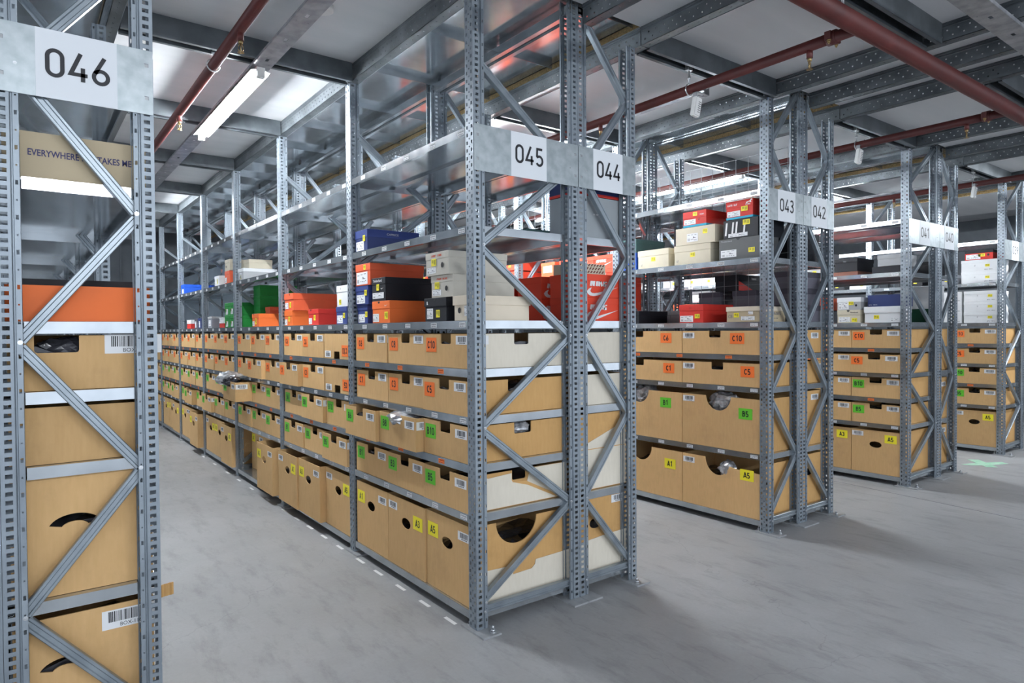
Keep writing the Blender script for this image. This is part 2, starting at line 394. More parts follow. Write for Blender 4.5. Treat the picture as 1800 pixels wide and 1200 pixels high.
def pan_mesh(d, side):
    if (d, side) in PM: return PM[(d, side)]
    def fn(bm):
        for a, b in ((.002,L_/2-.001),(L_/2+.001,L_-.002)):
            box(bm, 0, d, a, b, -.002, 0)
            for y0, y1 in ((a,a+.002),(b-.002,b)): box(bm, .01, d-.01, y0, y1, -.035, -.002)
        x = d-.045 if side == 'L' else .005
        box(bm, x, x+.04, 0, L_, -.07, -.035); box(bm, x+.006, x+.034, 0, L_, -.078, -.07)
    PM[(d, side)] = mesh_of('deck_panel', fn, 'pan'); return PM[(d, side)]
def _lbl(bm, ink):
    # faces -X, u along -Y
    box(bm, -.0005, 0, -.052, 0, 0, .021, 0)
    r = random.Random(3); u = .004
    while u < .047:
        w_ = r.uniform(.001,.003); 
        box(bm, -.0008, -.0005, -u-w_, -u, .011, .018, 1); u += w_+r.uniform(.001,.002)
    for a, b in ((.006,.02),(.023,.036),(.039,.046)): box(bm, -.0008, -.0005, -b, -a, .003, .007, 1)
SLW = mesh_of('shelf_label', lambda bm: _lbl(bm, 0), ['paper','lblgrey'])
SLO = mesh_of('shelf_label', lambda bm: _lbl(bm, 0), ['lblorange','dkprint'])
NW = {'046':'leftmost and nearest', }
def make_rack(i, num, bays, levels, label, nlab=2, deck_lv=True, skip=()):
    x0, x1, side = XR[i]; d = x1-x0
    root = empty('shelving_rack', (x0,0,0), label=label, cat='shelving rack', group='rows of galvanised shelving racks')
    mid = {'L': (False, True), 'R': (True, False)}[side]
    for n in range(bays+1):
        Y = n*L_
        for r_ in (0,1):
            loc = (0,Y,.008) if r_ == 0 else (d, Y+PW, .008)
            up = use('upright', UPM if mid[r_] else UP, root, loc, PI if r_ else 0)
            mesh = PLATEM if mid[r_] else PLATE
            if n <= 3 or (side == 'L' and r_ == 0):
                pl = use('base_plate', mesh, root, (0,Y,0))
                if r_: pl.scale = (-1,1,1); pl.location = (d,Y,0)
                if n <= 1:
                    bx = .05
                    for by in (-.048,.083):
                        if by < 0 and mid[r_]: continue
                        ab = use('anchor_bolt', ABOLT, pl, (bx if by < 0 else .02, by, .008))
        a, b = .050, d-.050
        if side == 'R': a, b = b, a
        if n <= 3 or i in (2,3):
            for k in range(7):
                z0 = .09+.4*k if k else .105; z1 = .08+.4*(k+1)
                if k == 6:
                    if i == 2: continue
                    z1 = 2.85
                xa, xb = (a, b) if k % 2 == 0 else (b, a)
                use('brace', brace_mesh(xa, z0-.0 if k else .125, xb, z1-(.01 if k<6 else 0)), root, (0,Y,0))
            use('bottom_brace', brace_mesh(.044, .085, d-.044, .085), root, (0,Y,0))
    for n in range(bays):
        for z in levels+([2.902] if deck_lv else []):
            if (n, z) in skip: continue
            s = use('shelf', shelf_mesh(d), root, (0,n*L_,z)) if z < 2.5 else use('deck_panel', pan_mesh(d, side), root, (0,n*L_,z))
            if side == 'L' and n < nlab and z < 2.5 and z > .1:
                org = z in (.72, 1.14)
                for u in ((.17,.57,.98) if org else (.14,.40,.66,.92,1.17)):
                    use('shelf_label', SLO if org else SLW, s, (.002, L_-u+.0, -.029))
    # number sign
    def sg(bm):
        box(bm, .0, d, -.0035, -.0015, 2.0, 2.2, 0)
        for x in (.018, d-.018):
            for z in (2.045, 2.147):
                box(bm, x-.006, x+.006, -.0042, -.0035, z+.010, z+.0115, 1); box(bm, x+.0048, x+.006, -.0042, -.0035, z, z+.010, 1)
                box(bm, x-.0045, x+.0045, -.0038, -.0035, z, z+.009, 2)
    sgn = use('number_sign', mesh_of('number_sign', sg, ['signsteel','lblgrey','plate']), root, (0,0,0))
    def npf(bm):
        xc = d/2-.1025
        box(bm, xc, xc+.205, -.0048, -.0036, 2.0, 2.2, 0)
        put_digits(bm, num, lambda u,v,dd: (xc+u, -.0048-dd, 2.0+v), .0235, .063, .083, 1, pitch=.695)
    if num: use('number_plate', mesh_of('number_plate', npf, ['white','ink']), sgn)
    return root
LV45 = [.075,.5,.72,.93,1.14,1.355,1.77,2.2]; LV44 = [.075,.5,.93,1.14,1.355,1.77,2.2]
make_rack(0, '', 3, LV44, 'galvanised steel shelving rack hidden behind the one signed 046 at the left edge', 0)
make_rack(1, '046', 4, [.075,.512,.915,1.137,1.346,1.77,2.2], 'nearest galvanised shelving rack, cut off by the left edge, signed 046', 0)
make_rack(2, '045', 7, LV45, 'long galvanised shelving rack in the centre, signed 045', 7)
make_rack(3, '044', 7, LV44, 'narrow galvanised shelving rack standing back to back with the one signed 045, itself signed 044', 0)
r43 = make_rack(4, '043', 4, LV44, 'galvanised shelving rack signed 043, the left of the second pair', 2, skip={(1,1.77)})
make_rack(5, '042', 4, LV44, 'galvanised shelving rack signed 042, the right of the second pair', 0)
make_rack(6, '041', 4, LV45, 'galvanised shelving rack signed 041, the left of the third pair', 2)
make_rack(7, '040', 4, LV44, 'galvanised shelving rack signed 040, the right of the third pair', 0)
make_rack(8, '039', 4, LV45, 'farthest galvanised shelving rack at the right edge, signed 039', 1)
# wire mesh backs
def wm(bm):
    for k in range(13): box(bm, -.0014,.0014, .07+k*.1-.0014, .07+k*.1+.0014, 1.40, 2.53)
    for k in range(12): box(bm, -.0028,-.0002, .065, L_-.005, 1.42+k*.1-.0014, 1.42+k*.1+.0014)
WM = mesh_of('mesh_back', wm, 'wire')
for n in range(3): use('mesh_back', WM, r43, (.4-.058, n*L_, 0))
# sheet backs of the far bays of 045
BK = mesh_of('back_panel', lambda bm: box(bm, .50, .502, PW+.01, L_-.01, 1.36, 2.16), 'backpanel')
r45 = [o for o in bpy.data.objects if o.get('label','').endswith('signed 045')][0]
for n in (4,5,6): use('back_panel', BK, r45, (0,n*L_,0))

# ------------------------------------------------------------------ ceiling steel: beams, joists, channels
def beam_mesh(len_):
    bm = bmesh.new(); H = .0945
    perf(bm, (0,0,0), (0,0,1), (0,1,0), H, len_, [(.020,.028,.05,.008,.02),(.048,.056,.05,.008,.045)])
    perf(bm, (0,0,0), (1,0,0), (0,1,0), .05, len_, [(.022,.028,.06,.008,.02)])
    for a in ((0,0,H),(.05,0,H)): pass
    f = [bm.verts.new(v) for v in ((0,0,H),(.05,0,H),(.05,len_,H),(0,len_,H))]; bm.faces.new(f)
    f = [bm.verts.new(v) for v in ((.05,0,0),(.05,len_,0),(.05,len_,.014),(.05,0,.014))]; bm.faces.new(f)
    for z in (.072,.084):
        f = [bm.verts.new(v) for v in ((-.006,0,z),(-.006,len_,z),(0,len_,z+.006),(0,0,z+.006))]; bm.faces.new(f)
        f = [bm.verts.new(v) for v in ((-.006,0,z),(-.006,len_,z),(0,len_,z-.005),(0,0,z-.005))]; bm.faces.new(f)
    solid(bm, .0022)
    me = bpy.data.meshes.new('deck_beam'); bm.to_mesh(me); bm.free(); me.materials.append(M['beam']); return me
BZ = DZ-.095
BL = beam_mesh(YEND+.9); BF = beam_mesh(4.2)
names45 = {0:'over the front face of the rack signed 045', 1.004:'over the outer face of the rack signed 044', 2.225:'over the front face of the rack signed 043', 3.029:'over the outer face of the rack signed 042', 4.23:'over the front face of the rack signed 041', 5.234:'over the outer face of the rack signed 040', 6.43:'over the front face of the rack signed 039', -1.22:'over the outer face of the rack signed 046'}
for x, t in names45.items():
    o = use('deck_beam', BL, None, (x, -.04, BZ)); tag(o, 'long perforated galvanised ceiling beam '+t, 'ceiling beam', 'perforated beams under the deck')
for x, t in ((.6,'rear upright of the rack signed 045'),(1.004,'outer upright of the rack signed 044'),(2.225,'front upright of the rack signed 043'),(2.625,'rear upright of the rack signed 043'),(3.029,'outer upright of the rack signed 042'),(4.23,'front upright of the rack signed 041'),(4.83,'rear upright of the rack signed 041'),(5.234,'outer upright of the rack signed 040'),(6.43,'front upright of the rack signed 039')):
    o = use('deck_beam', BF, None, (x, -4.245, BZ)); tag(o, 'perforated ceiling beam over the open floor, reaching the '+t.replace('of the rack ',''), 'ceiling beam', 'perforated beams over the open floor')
def joist_mesh(len_):
    def fn(bm):
        for s in (-1,1):
            box(bm, 0, len_, s*.045-.0012, s*.045+.0012, 0, .105)
            a, b = sorted((s*.045, s*.026)); box(bm, 0, len_, a, b, 0, .0022)
            box(bm, 0, len_, s*.026-.001, s*.026+.001, 0, .014)
        box(bm, 0, len_, -.045, .045, .103, .1055)
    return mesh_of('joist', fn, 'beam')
JC = {}
for (a, b, t) in ((-1.165,-.008,'left of the central rack'),(1.057,2.218,'between the central and second rack pair'),(3.083,4.222,'between the second and third rack pair'),(5.288,6.422,'beside the far right rack')):
    me = joist_mesh(b-a)
    for n in range(0, 7 if a < 0 else 4):
        o = use('joist', me, None, (a, n*L_-.01, DZ-.106))
        o['group'] = 'joists across the aisle '+t
        tag(o, ('galvanised joist crossing the aisle '+t) if n else 'front joist at the mouth of the aisle '+t, 'ceiling joist')
for (a, b, t) in ((1.057,2.218,'the central and second pair'),(2.28,2.62,''),(3.083,4.222,'the second and third pair'),(5.288,6.422,'the far right rack')):
    if t: tag(use('joist', joist_mesh(b-a), None, (a, -.93, DZ-.106)), 'galvanised ceiling joist over the open floor before racks '+t, 'ceiling joist', 'joists over the open floor')
def chan_mesh(len_, hw=.048):
    bm = bmesh.new()
    perf(bm, (-hw,0,0), (1,0,0), (0,1,0), 2*hw, len_, [(hw-.008,hw+.008,.30,.038,.12),(.018,.023,.30,.005,.20),(2*hw-.023,2*hw-.018,.30,.005,.20)])
    for s in (-1,1):
        f = [bm.verts.new(v) for v in ((s*hw,0,0),(s*hw,len_,0),(s*hw,len_,.014),(s*hw,0,.014))]; bm.faces.new(f)
    solid(bm, .002)
    me = bpy.data.meshes.new('cable_channel'); bm.to_mesh(me); bm.free(); me.materials.append(M['channel']); return me
CH = chan_mesh(YEND+.4)
CZ = DZ-.122
LX = {-.505:('left of the central rack',(1.30,5.2)), 1.71:('between the central and the second rack pair',(1.25,2.75,5.2)), 3.73:('between the second and third rack pair',(1.2,2.72)), 5.93:('beside the far right rack',(1.13,2.7))}
for x, (t, _) in LX.items():
    y0 = -.75 if x > 5 else (-.02 if x < 3 and x > 0 else -.75 if x > 0 else -1.1)
    me = CH
    tag(use('cable_channel', me, None, (x, {-.505:-1.05,1.71:.12,3.73:.1,5.93:.1}[x], CZ)), 'galvanised cable channel down the aisle '+t, 'cable channel')
wc = use('cable_channel', chan_mesh(9.5, .055), None, (7.6, -1.235, BZ-.018), PI/2); tag(wc, 'wide slotted galvanised channel across the ceiling at the top right corner', 'cable channel')

# lamps
def lamp_house(bm):
    box(bm, -.022,.022, 0, 1.47, .020, .034)
    for s_ in (-1,1): prism(bm, [(s_*.02,.024),(s_*.050,.014),(s_*.050,.0125),(s_*.02,.0215)], lambda u,v,d: (u, .005+d, v), 1.46)  # reflector wings added to block the tube's upward light
    box(bm, -.02,.02,.005,1.465,.0190,.020); 
def lamp_tube(bm):
    tube(bm, [(0,.03,0),(0,1.44,0)], .0155, 14)
def lamp_cap(bm):
    box(bm, -.020,.020, -.004, .030, -.020, .030)
LH = mesh_of('lamp_housing', lamp_house, 'plastic_white'); LT = mesh_of('lamp_tube', lamp_tube, 'tube'); LC = mesh_of('end_cap', lamp_cap, 'plastic_white')
def lamp(loc, rz, label, grp='fluorescent tube lamps'):
    r = empty('fluorescent_lamp', loc, rz, label=label, cat='lamp', group=grp)
    use('lamp_housing', LH, r); use('lamp_tube', LT, r); use('end_cap', LC, r); use('end_cap', LC, r, (0,1.444,0)); return r
ordn = ('nearest','second','third')
for x, (t, ys) in LX.items():
    for k, y in enumerate(ys):
        lamp((x, y, CZ-.036), 0, ordn[k]+' lit fluorescent tube lamp in the aisle '+t)
for x, y, t in ((7.7,-1.235,'far right of the camera'),(1.9,-5.6,'added as fill behind the camera'),(-.6,-5.6,'added as fill behind the camera, left')): lamp((x, y, BZ-.055), PI/2, 'lit fluorescent tube lamp over the open floor '+t)  # the two lamps behind the camera are unseen, added as frontal fill

# pipes
def coupling(bm, c, r, ax):
    c = Vector(c); ax = Vector(ax)
    tube(bm, [c-ax*.022, c+ax*.022], r*1.38, 16); side = ax.cross(Vector((0,0,1)))
    for s in (-1,1):
        p = c+side*s*r*1.45; box(bm, p.x-.014, p.x+.014, p.y-.014, p.y+.014, p.z-.018, p.z+.018)
def spr(bm):
    tube(bm, [(0,0,0),(0,0,-.016)], .010, 8); tube(bm, [(0,0,-.016),(.011,0,-.026),(.011,0,-.044),(0,0,-.054)], .0022, 6); tube(bm, [(0,0,-.016),(-.011,0,-.026),(-.011,0,-.044),(0,0,-.054)], .0022, 6)
    tube(bm, [(0,0,-.016),(0,0,-.05)], .003, 6)
    for k in range(10):
        a = 2*PI*k/10; prism(bm, [(.003*math.cos(a-.3),.003*math.sin(a-.3)),(.015*math.cos(a-.2),.015*math.sin(a-.2)),(.015*math.cos(a+.2),.015*math.sin(a+.2)),(.003*math.cos(a+.3),.003*math.sin(a+.3))], lambda u,v,d: (u,v,-.055-d), .0012)
SPR = mesh_of('sprinkler_head', spr, 'brass')
NIP = mesh_of('pipe_nipple', lambda bm: tube(bm, [(0,0,-.015),(0,0,-.058)], .0145, 12), 'redpipe')
PZ = 2.645
def hang(bm):
    pts = [(.031*math.cos(a),0,.031*math.sin(a)) for a in [math.radians(90+x*20) for x in range(19)]]
    tube(bm, pts, .0035, 6); tube(bm, [(0,0,.031),(0,0,.115)], .004, 8); tube(bm, [(0,0,.055),(0,0,.07)], .009, 6)
    box(bm, -.016,.016,-.012,.012,.105,.135); box(bm, -.02,-.012,-.012,.012,.105,.165); hexbolt(bm, (0,0,.135), (0,0,1), .008, .01)
HG = mesh_of('pipe_hanger', hang, 'bolt')
def branch(x, y0, y1, sprs, hangs, label, r=.0255, z=PZ):
    o = empty('sprinkler_pipe', (x, y0, z), label=label, cat='sprinkler pipe', group='red sprinkler branch pipes')
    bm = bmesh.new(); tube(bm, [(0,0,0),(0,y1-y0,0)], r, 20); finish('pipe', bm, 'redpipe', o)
    for y in sprs:
        n = use('pipe_nipple', NIP, o, (0,y-y0,0)); use('sprinkler_head', SPR, n, (0,0,-.055))
    for y in hangs: use('pipe_hanger', HG, o, (0,y-y0,0))
    return o
branch(-.745, -2.0, 8.6, (.78,2.2,4.8,7.4), (1.3,3.9,6.5), 'dark red sprinkler pipe running down the aisle left of the rack signed 045', z=2.69)
for x, t in ((1.445,'left of the second rack pair'),(3.36,'left of the third rack pair'),(5.60,'left of the far right rack')):
    o = branch(x, -.93, 6.0, (-.70,.70,3.3), (0,2.6,5.2), 'red sprinkler branch pipe in the aisle '+t)
    bm = bmesh.new(); coupling(bm, (0,.12,0), .0235, (0,1,0)); cp = finish('pipe_coupling', bm, 'redpipe', o)
    bm = bmesh.new()
    for s in (-1,1): hexbolt(bm, (s*.034,.12,-.018), (0,0,-1), .007, .012)
    finish('coupling_bolt', bm, 'brass', cp)
o = empty('sprinkler_main_pipe', (-3,-.93,PZ+.01), label='thick dark red sprinkler main crossing the ceiling at the top right', cat='sprinkler pipe')
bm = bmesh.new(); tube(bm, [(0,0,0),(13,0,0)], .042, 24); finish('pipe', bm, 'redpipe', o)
for x in (1.2,3.8,6.6,9.2): use('pipe_hanger', HG, o, (x+.5,0,.02)).scale = (1.45,1.3,1.1)
# sensor boxes
def sensor(x, y, z, label):
    r = empty('sensor_box', (x,y,z), label=label, cat='ceiling sensor', group='white ceiling sensor boxes')
    bm = bmesh.new(); vs = box(bm, -.028,.028,-.016,.016,-.052,.052); bmesh.ops.bevel(bm, geom=bm.edges[:], offset=.006, segments=2, affect='EDGES'); b = finish('sensor_body', bm, 'plastic_white', r); b.rotation_euler = (.1,.12,0)
    bm = bmesh.new()
    for k in range(6): box(bm, -.002,.018,-.0172,-.016,-.03+k*.011,-.027+k*.011)
    g = finish('vent_slots', bm, 'black', b)
    bm = bmesh.new(); tube(bm, [(0,0,.05),(.02,0,.068),(.06,0,.07),(.075,0,.098),(.085,0,.135)], .0028, 6); finish('sensor_cable', bm, 'lblgrey', r)
    bm = bmesh.new(); box(bm, -.012,.10,-.014,.014,.078,.081); box(bm, -.012,-.009,-.014,.014,.05,.081); box(bm, .097,.10,-.014,.014,.078,.12); finish('sensor_bracket', bm, 'channel', r)
sensor(1.44,-.05,2.535,'white sensor box hanging below the pipe left of the rack signed 043')
sensor(3.33,-.03,2.555,'white sensor box hanging below the pipe left of the rack signed 041')
sensor(5.52,-.03,2.555,'white sensor box hanging below the pipe left of the rack signed 039')
bm = bmesh.new(); tube(bm, [(-.389,.70,DZ-.001),(-.389,.70,DZ-.022),(-.389,.70,DZ-.030)], [.05,.05,.036], 24)
tag(finish('smoke_detector', bm, 'plastic_white'), 'round white smoke detector on the ceiling at the top edge', 'smoke detector')

# ------------------------------------------------------------------ decals (face -X, u along -Y, v up)
DC = {}
def F_(u, v, d): return (-d, -u, v)
def card(bm, w_, h_, mi=0, u0=0, v0=0, t=.0005, d0=0):
    prism(bm, [(u0,v0),(u0+w_,v0),(u0+w_,v0+h_),(u0,v0+h_)], lambda u,v,d: F_(u,v,d0+d), t, mi)
def bars(bm, u0, u1, v0, v1, mi, seed=1, d0=.0005):
    r = random.Random(seed); u = u0
    while u < u1:
        w_ = r.choice((.0012,.002,.0032)); card(bm, min(w_, u1-u), v1-v0, mi, u, v0, .0002, d0); u += w_+r.choice((.001,.0016,.0024))
def dmesh(key, fn, mats):
    if key not in DC: DC[key] = mesh_of(key[0], fn, mats)
    return DC[key]
def code_card(code, col, w_=.096, h_=.068):
    def fn(bm):
        card(bm, w_, h_); L = .031*len(code) if len(code) < 3 else .078
        hh = h_*.50; pt = .70; tw = (pt*(len(code)-1)+.58)*hh*1.12
        put_digits(bm, code, lambda u,v,d: F_(u*1.12/1.12,v,d), (w_-(pt*(len(code)-1)+.58)*hh)/2, h_*.25, hh, 1, pitch=pt, wd=.19)
    return dmesh(('code_label', code, col, w_), fn, [col,'ink'])
def bar_card(seed=1, w_=.098, h_=.040):
    def fn(bm):
        card(bm, w_, h_); bars(bm, .018, w_-.014, h_*.30, h_*.88, 1, seed)
        for k in range(5): card(bm, .007, .004, 1, .03+k*.010, h_*.12, .0002, .0005)
    return dmesh(('barcode_label', seed, w_, h_), fn, ['paper','ink'])
def big_bar(txt, w_=.16, h_=.06):
    def fn(bm):
        card(bm, w_, h_); bars(bm, .018, w_-.02, h_*.36, h_*.92, 1, 5)
        put_text(bm, txt, F_, .05, h_*.08, w_*.60, h_*.20, 1, .0, d=.0008)
    return dmesh(('barcode_label', txt), fn, ['paper','ink'])
def price(w_=.034, h_=.030):
    def fn(bm):
        card(bm, w_, h_); bars(bm, w_*.15, w_*.45, h_*.4, h_*.85, 1, 2); bars(bm, w_*.55, w_*.88, h_*.2, h_*.85, 1, 4)
    return dmesh(('price_sticker', w_, h_), fn, ['yellow_s','dkgreen_'])
M['dkgreen_'] = plain('dark_olive_print', (.16,.15,.02), .6)
M['redprint'] = plain('red_print', (.75,.10,.04), .6)
M['dullwhite'] = plain('dull_white_print', (.45,.46,.48), .6)
M['blueprint'] = plain('navy_print', (.035,.035,.13), .6)
M['wprint'] = plain('white_print', (.80,.80,.80), .6)
M['patt'] = plain('brown_print', (.16,.035,.025), .6)
def size_lab(w_=.08, h_=.04, seed=1, shoe=True, base='paper'):
    def fn(bm):
        card(bm, w_, h_); bars(bm, w_*.08, w_*.25, h_*.12, h_*.42, 1, seed)
        r = random.Random(seed)
        for k in range(4): card(bm, w_*.09, h_*.08, 1, w_*(.36+.14*k), h_*(.15+.1*r.random()), .0002, .0005)
        for k in range(3): card(bm, w_*.18, h_*.06, 1, w_*(.08+.3*k), h_*(.72+.1*r.random()), .0002, .0005)
        if shoe: prism(bm, [(w_*.55,h_*.42),(w_*.8,h_*.42),(w_*.8,h_*.47),(w_*.68,h_*.5),(w_*.6,h_*.62),(w_*.55,h_*.6)], lambda u,v,d: F_(u,v,.0005+d), .0002, 1)
    return dmesh(('size_label', w_, h_, seed, base), fn, [base,'lblgrey'])
def hole_dec(r=.011):
    return dmesh(('finger_hole', r), lambda bm: prism(bm, arc(0,0,r*.9,r,0,345,23), lambda u,v,d: F_(u,v,d), .0004), ['black'])
def half_hole(r=.016):
    return dmesh(('finger_notch', r), lambda bm: prism(bm, arc(0,0,r,r,180,360,12), lambda u,v,d: F_(u,v,d), .0005), ['black'])
def text_dec(s, w_, h_, mat, shear=0, bold=.01):
    return dmesh(('printed_lettering', s, w_, h_, mat), lambda bm: put_text(bm, s, F_, 0, 0, w_, h_, 0, bold, shear, d=.0003), [mat])
def print_dec(w_, h_, mat):
    def fn(bm):
        n = max(2, min(9, int(w_/max(h_*.75,.003)))); r = random.Random(int(w_*1e4)); c = w_/n
        for k in range(n):
            if n > 5 and k == n//2: continue
            card(bm, c*.28, h_, 0, k*c, 0, .0003, 0)
            if r.random() < .7: card(bm, c*.42, h_*.26, 0, k*c+c*.28, h_*.74*r.choice((0,1)), .0003, 0)
            if r.random() < .5: card(bm, c*.24, h_*.9, 0, k*c+c*.55, 0, .0003, 0)
    return dmesh(('printed_lettering', w_, h_, mat), fn, [mat])
SW = [(0,.30),(.03,.16),(.10,.06),(.20,.03),(.34,.07),(1.0,.62),(.36,.25),(.24,.21),(.16,.22),(.12,.28),(.11,.36),(.15,.55),(.06,.46)]
def nike_dec(w_=.22, h_=.105):
    def fn(bm):
        x = w_*.10; hh = h_*.47
        for ch, ad in (('N',.72),('I',.42),('K',.68),('E',.6)):
            for st in DIG[ch]: stroke(bm, [(x+(a+.22*b)*hh, h_*.51+b*hh) for a, b in st], .27*hh, F_, 0, .0003)
            x += ad*hh
        prism(bm, [(u*w_, v*h_*.80) for u, v in SW], lambda u,v,d: F_(u,v,d), .0003)
    return dmesh(('printed_logo','nike',w_), fn, ['wprint'])
def swoosh_dec(w_, mat='wprint'):
    return dmesh(('printed_logo','sw',w_,mat), lambda bm: prism(bm, [(u*w_, v*w_*.4) for u, v in SW], lambda u,v,d: F_(u,v,d), .0003), [mat])
def place(me, par, face, u, v, wy, lift=.0008, name=None, dx=0):
    """face F = -X of a box wy wide ; S = -Y ; B = +Y"""
    o = bpy.data.objects.new(name or me.name.split('.')[0], me); C.objects.link(o); o.parent = par
    if face == 'F': o.location = (-lift, wy-u, v)
    elif face == 'S': o.location = (u, -lift, v); o.rotation_euler = (0,0,PI/2)
    elif face == 'B': o.location = (dx-u, wy+lift, v); o.rotation_euler = (0,0,-PI/2)
    return o

# ------------------------------------------------------------------ storage boxes
def chains(W, H, cut):
    if not cut: return [[(0,0),(W,0),(W,H),(0,H)]]
    k = cut[0]
    if k == 'notch':
        _, a, b, dp = cut; r = .008
        return [[(0,0),(W,0),(W,H),(b,H),(b,H-dp+r),(b-r*.3,H-dp+r*.3),(b-r,H-dp),(a+r,H-dp),(a+r*.3,H-dp+r*.3),(a,H-dp+r),(a,H),(0,H)]]
    if k == 'semi':
        _, c, r, dp = cut
        return [[(0,0),(W,0),(W,H)]+arc(c,H,r,dp,0,-180,20)+[(0,H)]]
    if k == 'torn':
        _, c, r, dp = cut
        return [[(0,0),(W,0),(W,H-.055),(c+r+.06,H-.05),(c+r-.01,H-.04)]+arc(c,H,r,dp,-25,-180,18)+[(0,H)]]
    if k == 'hole':
        _, c, v, rx_, ry_ = cut
        l = arc(c,v,rx_,ry_,90,270,10); r_ = arc(c,v,rx_,ry_,-90,90,10)
        return [[(0,0)]+[(c,0)]+l[::-1]+[(c,H),(0,H)], [(c,0),(W,0),(W,H),(c,H)]+r_[::-1]]
    if k == 'arch':
        _, c, v, R_, t, a = cut
        up = arc(c,v,R_,R_*.62,90,180-a,8); lo = arc(c,v,R_-t,(R_-t)*.55,180-a,90,8)
        left = up+lo
        upr = arc(c,v,R_,R_*.62,a,90,8); lor = arc(c,v,R_-t,(R_-t)*.55,90,a,8)
        return [[(0,0),(c,0)]+left[::-1]+[(c,H),(0,H)], [(c,0),(W,0),(W,H),(c,H)]+(lor+upr)[::-1]]
SBM = {}
def sbox_mesh(w_, d, h, front=None, near=None, far=None, mats=('kraft','kraft','kraft')):
    k = (round(w_,3), round(d,3), round(h,3), front, near, far, mats)
    if k in SBM: return SBM[k]
    t = .005
    def fn(bm):
        for pl in chains(w_, h, front): prism(bm, pl, lambda u,v,q: (q, w_-u, v), t, 0)
        prism(bm, [(0,0),(w_,0),(w_,h),(0,h)], lambda u,v,q: (d-q, w_-u, v), t, 0)
        for pl in chains(d, h, near): prism(bm, [(min(max(u,t+.0003),d-t-.0003),v) for u,v in pl], lambda u,v,q: (u, q, v), t, 1)
        for pl in chains(d, h, far): prism(bm, [(min(max(u,t+.0003),d-t-.0003),v) for u,v in pl], lambda u,v,q: (d-u, w_-q, v), t, 2)
        box(bm, t+.001, d-t-.001, t+.001, w_-t-.001, 0, .004, 0)
    SBM[k] = mesh_of('box_body', fn, list(mats)); return SBM[k]
def storage_box(loc, rz, w_, d, h, label, front=None, near=None, far=None, mats=('kraft','kraft','kraft'), group='cardboard storage boxes', rx=0):
    r = empty('storage_box', loc, rz, label=label, cat='storage box', group=group)
    if rx: r.rotation_euler = (rx,0,rz)
    use('box_body', sbox_mesh(w_,d,h,front,near,far,mats), r)
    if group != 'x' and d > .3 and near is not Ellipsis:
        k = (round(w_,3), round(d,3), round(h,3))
        if k not in SHADE_FILL:
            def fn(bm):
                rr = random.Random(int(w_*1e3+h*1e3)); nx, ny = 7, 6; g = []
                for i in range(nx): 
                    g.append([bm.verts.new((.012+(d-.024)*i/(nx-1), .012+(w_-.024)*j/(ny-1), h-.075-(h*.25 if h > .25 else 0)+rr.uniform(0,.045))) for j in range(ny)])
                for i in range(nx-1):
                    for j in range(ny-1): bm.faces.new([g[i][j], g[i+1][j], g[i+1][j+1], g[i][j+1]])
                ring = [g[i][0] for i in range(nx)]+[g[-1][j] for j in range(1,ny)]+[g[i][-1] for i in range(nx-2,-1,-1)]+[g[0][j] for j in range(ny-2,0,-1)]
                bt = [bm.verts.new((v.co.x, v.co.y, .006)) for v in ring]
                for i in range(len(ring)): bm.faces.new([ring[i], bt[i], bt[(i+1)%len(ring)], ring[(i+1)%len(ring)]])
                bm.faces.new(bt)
            SHADE_FILL[k] = mesh_of('shade_film_fill', fn, 'foilblack')  # added black filler for the shade inside; some boxes do hold black film
        use('shade_film_fill', SHADE_FILL[k], r)
    return r
SHADE_FILL = {}
ORD = ['first','second','third','fourth','fifth','sixth','seventh']
CCOL = {'A':('yellow_s','yellow'),'B':('green_s','green'),'C':('orange_s','orange')}
POS = {'045':2,'043':4,'041':6,'039':8}
rowz = {'C6':1.14,'C8':1.14,'C10':1.14,'C1':.93,'C3':.93,'C5':.93,'B6':.72,'B8':.72,'B10':.72,'B1':.5,'B3':.5,'B5':.5,'A1':.075,'A3':.075,'A5':.075}
PULL = {(0,'B8'):.05,(0,'B6'):.07,(0,'B5'):.012,(0,'C5'):.012,(0,'C10'):.0,(1,'A1'):.055,(1,'A3'):.045,(1,'B5'):.03,(1,'C1'):.04,(1,'B8'):.02,(2,'A5'):.075,(2,'A1'):-.11,(2,'A3'):-.06,(2,'B6'):.13,(2,'C3'):.03,(3,'A5'):.045,(3,'B1'):.04,(3,'B10'):.03,(4,'A5'):.07,(4,'B3'):.045,(4,'A1'):.0,(5,'A5'):.02,(5,'B5'):.03}
FLIP = {(1,'C10'),(1,'C5')}
slot = {'10':0,'5':0,'8':1,'3':1,'6':2,'1':2}
def y_slot(n, s): return n*L_ + (.062, .468, .876)[s]
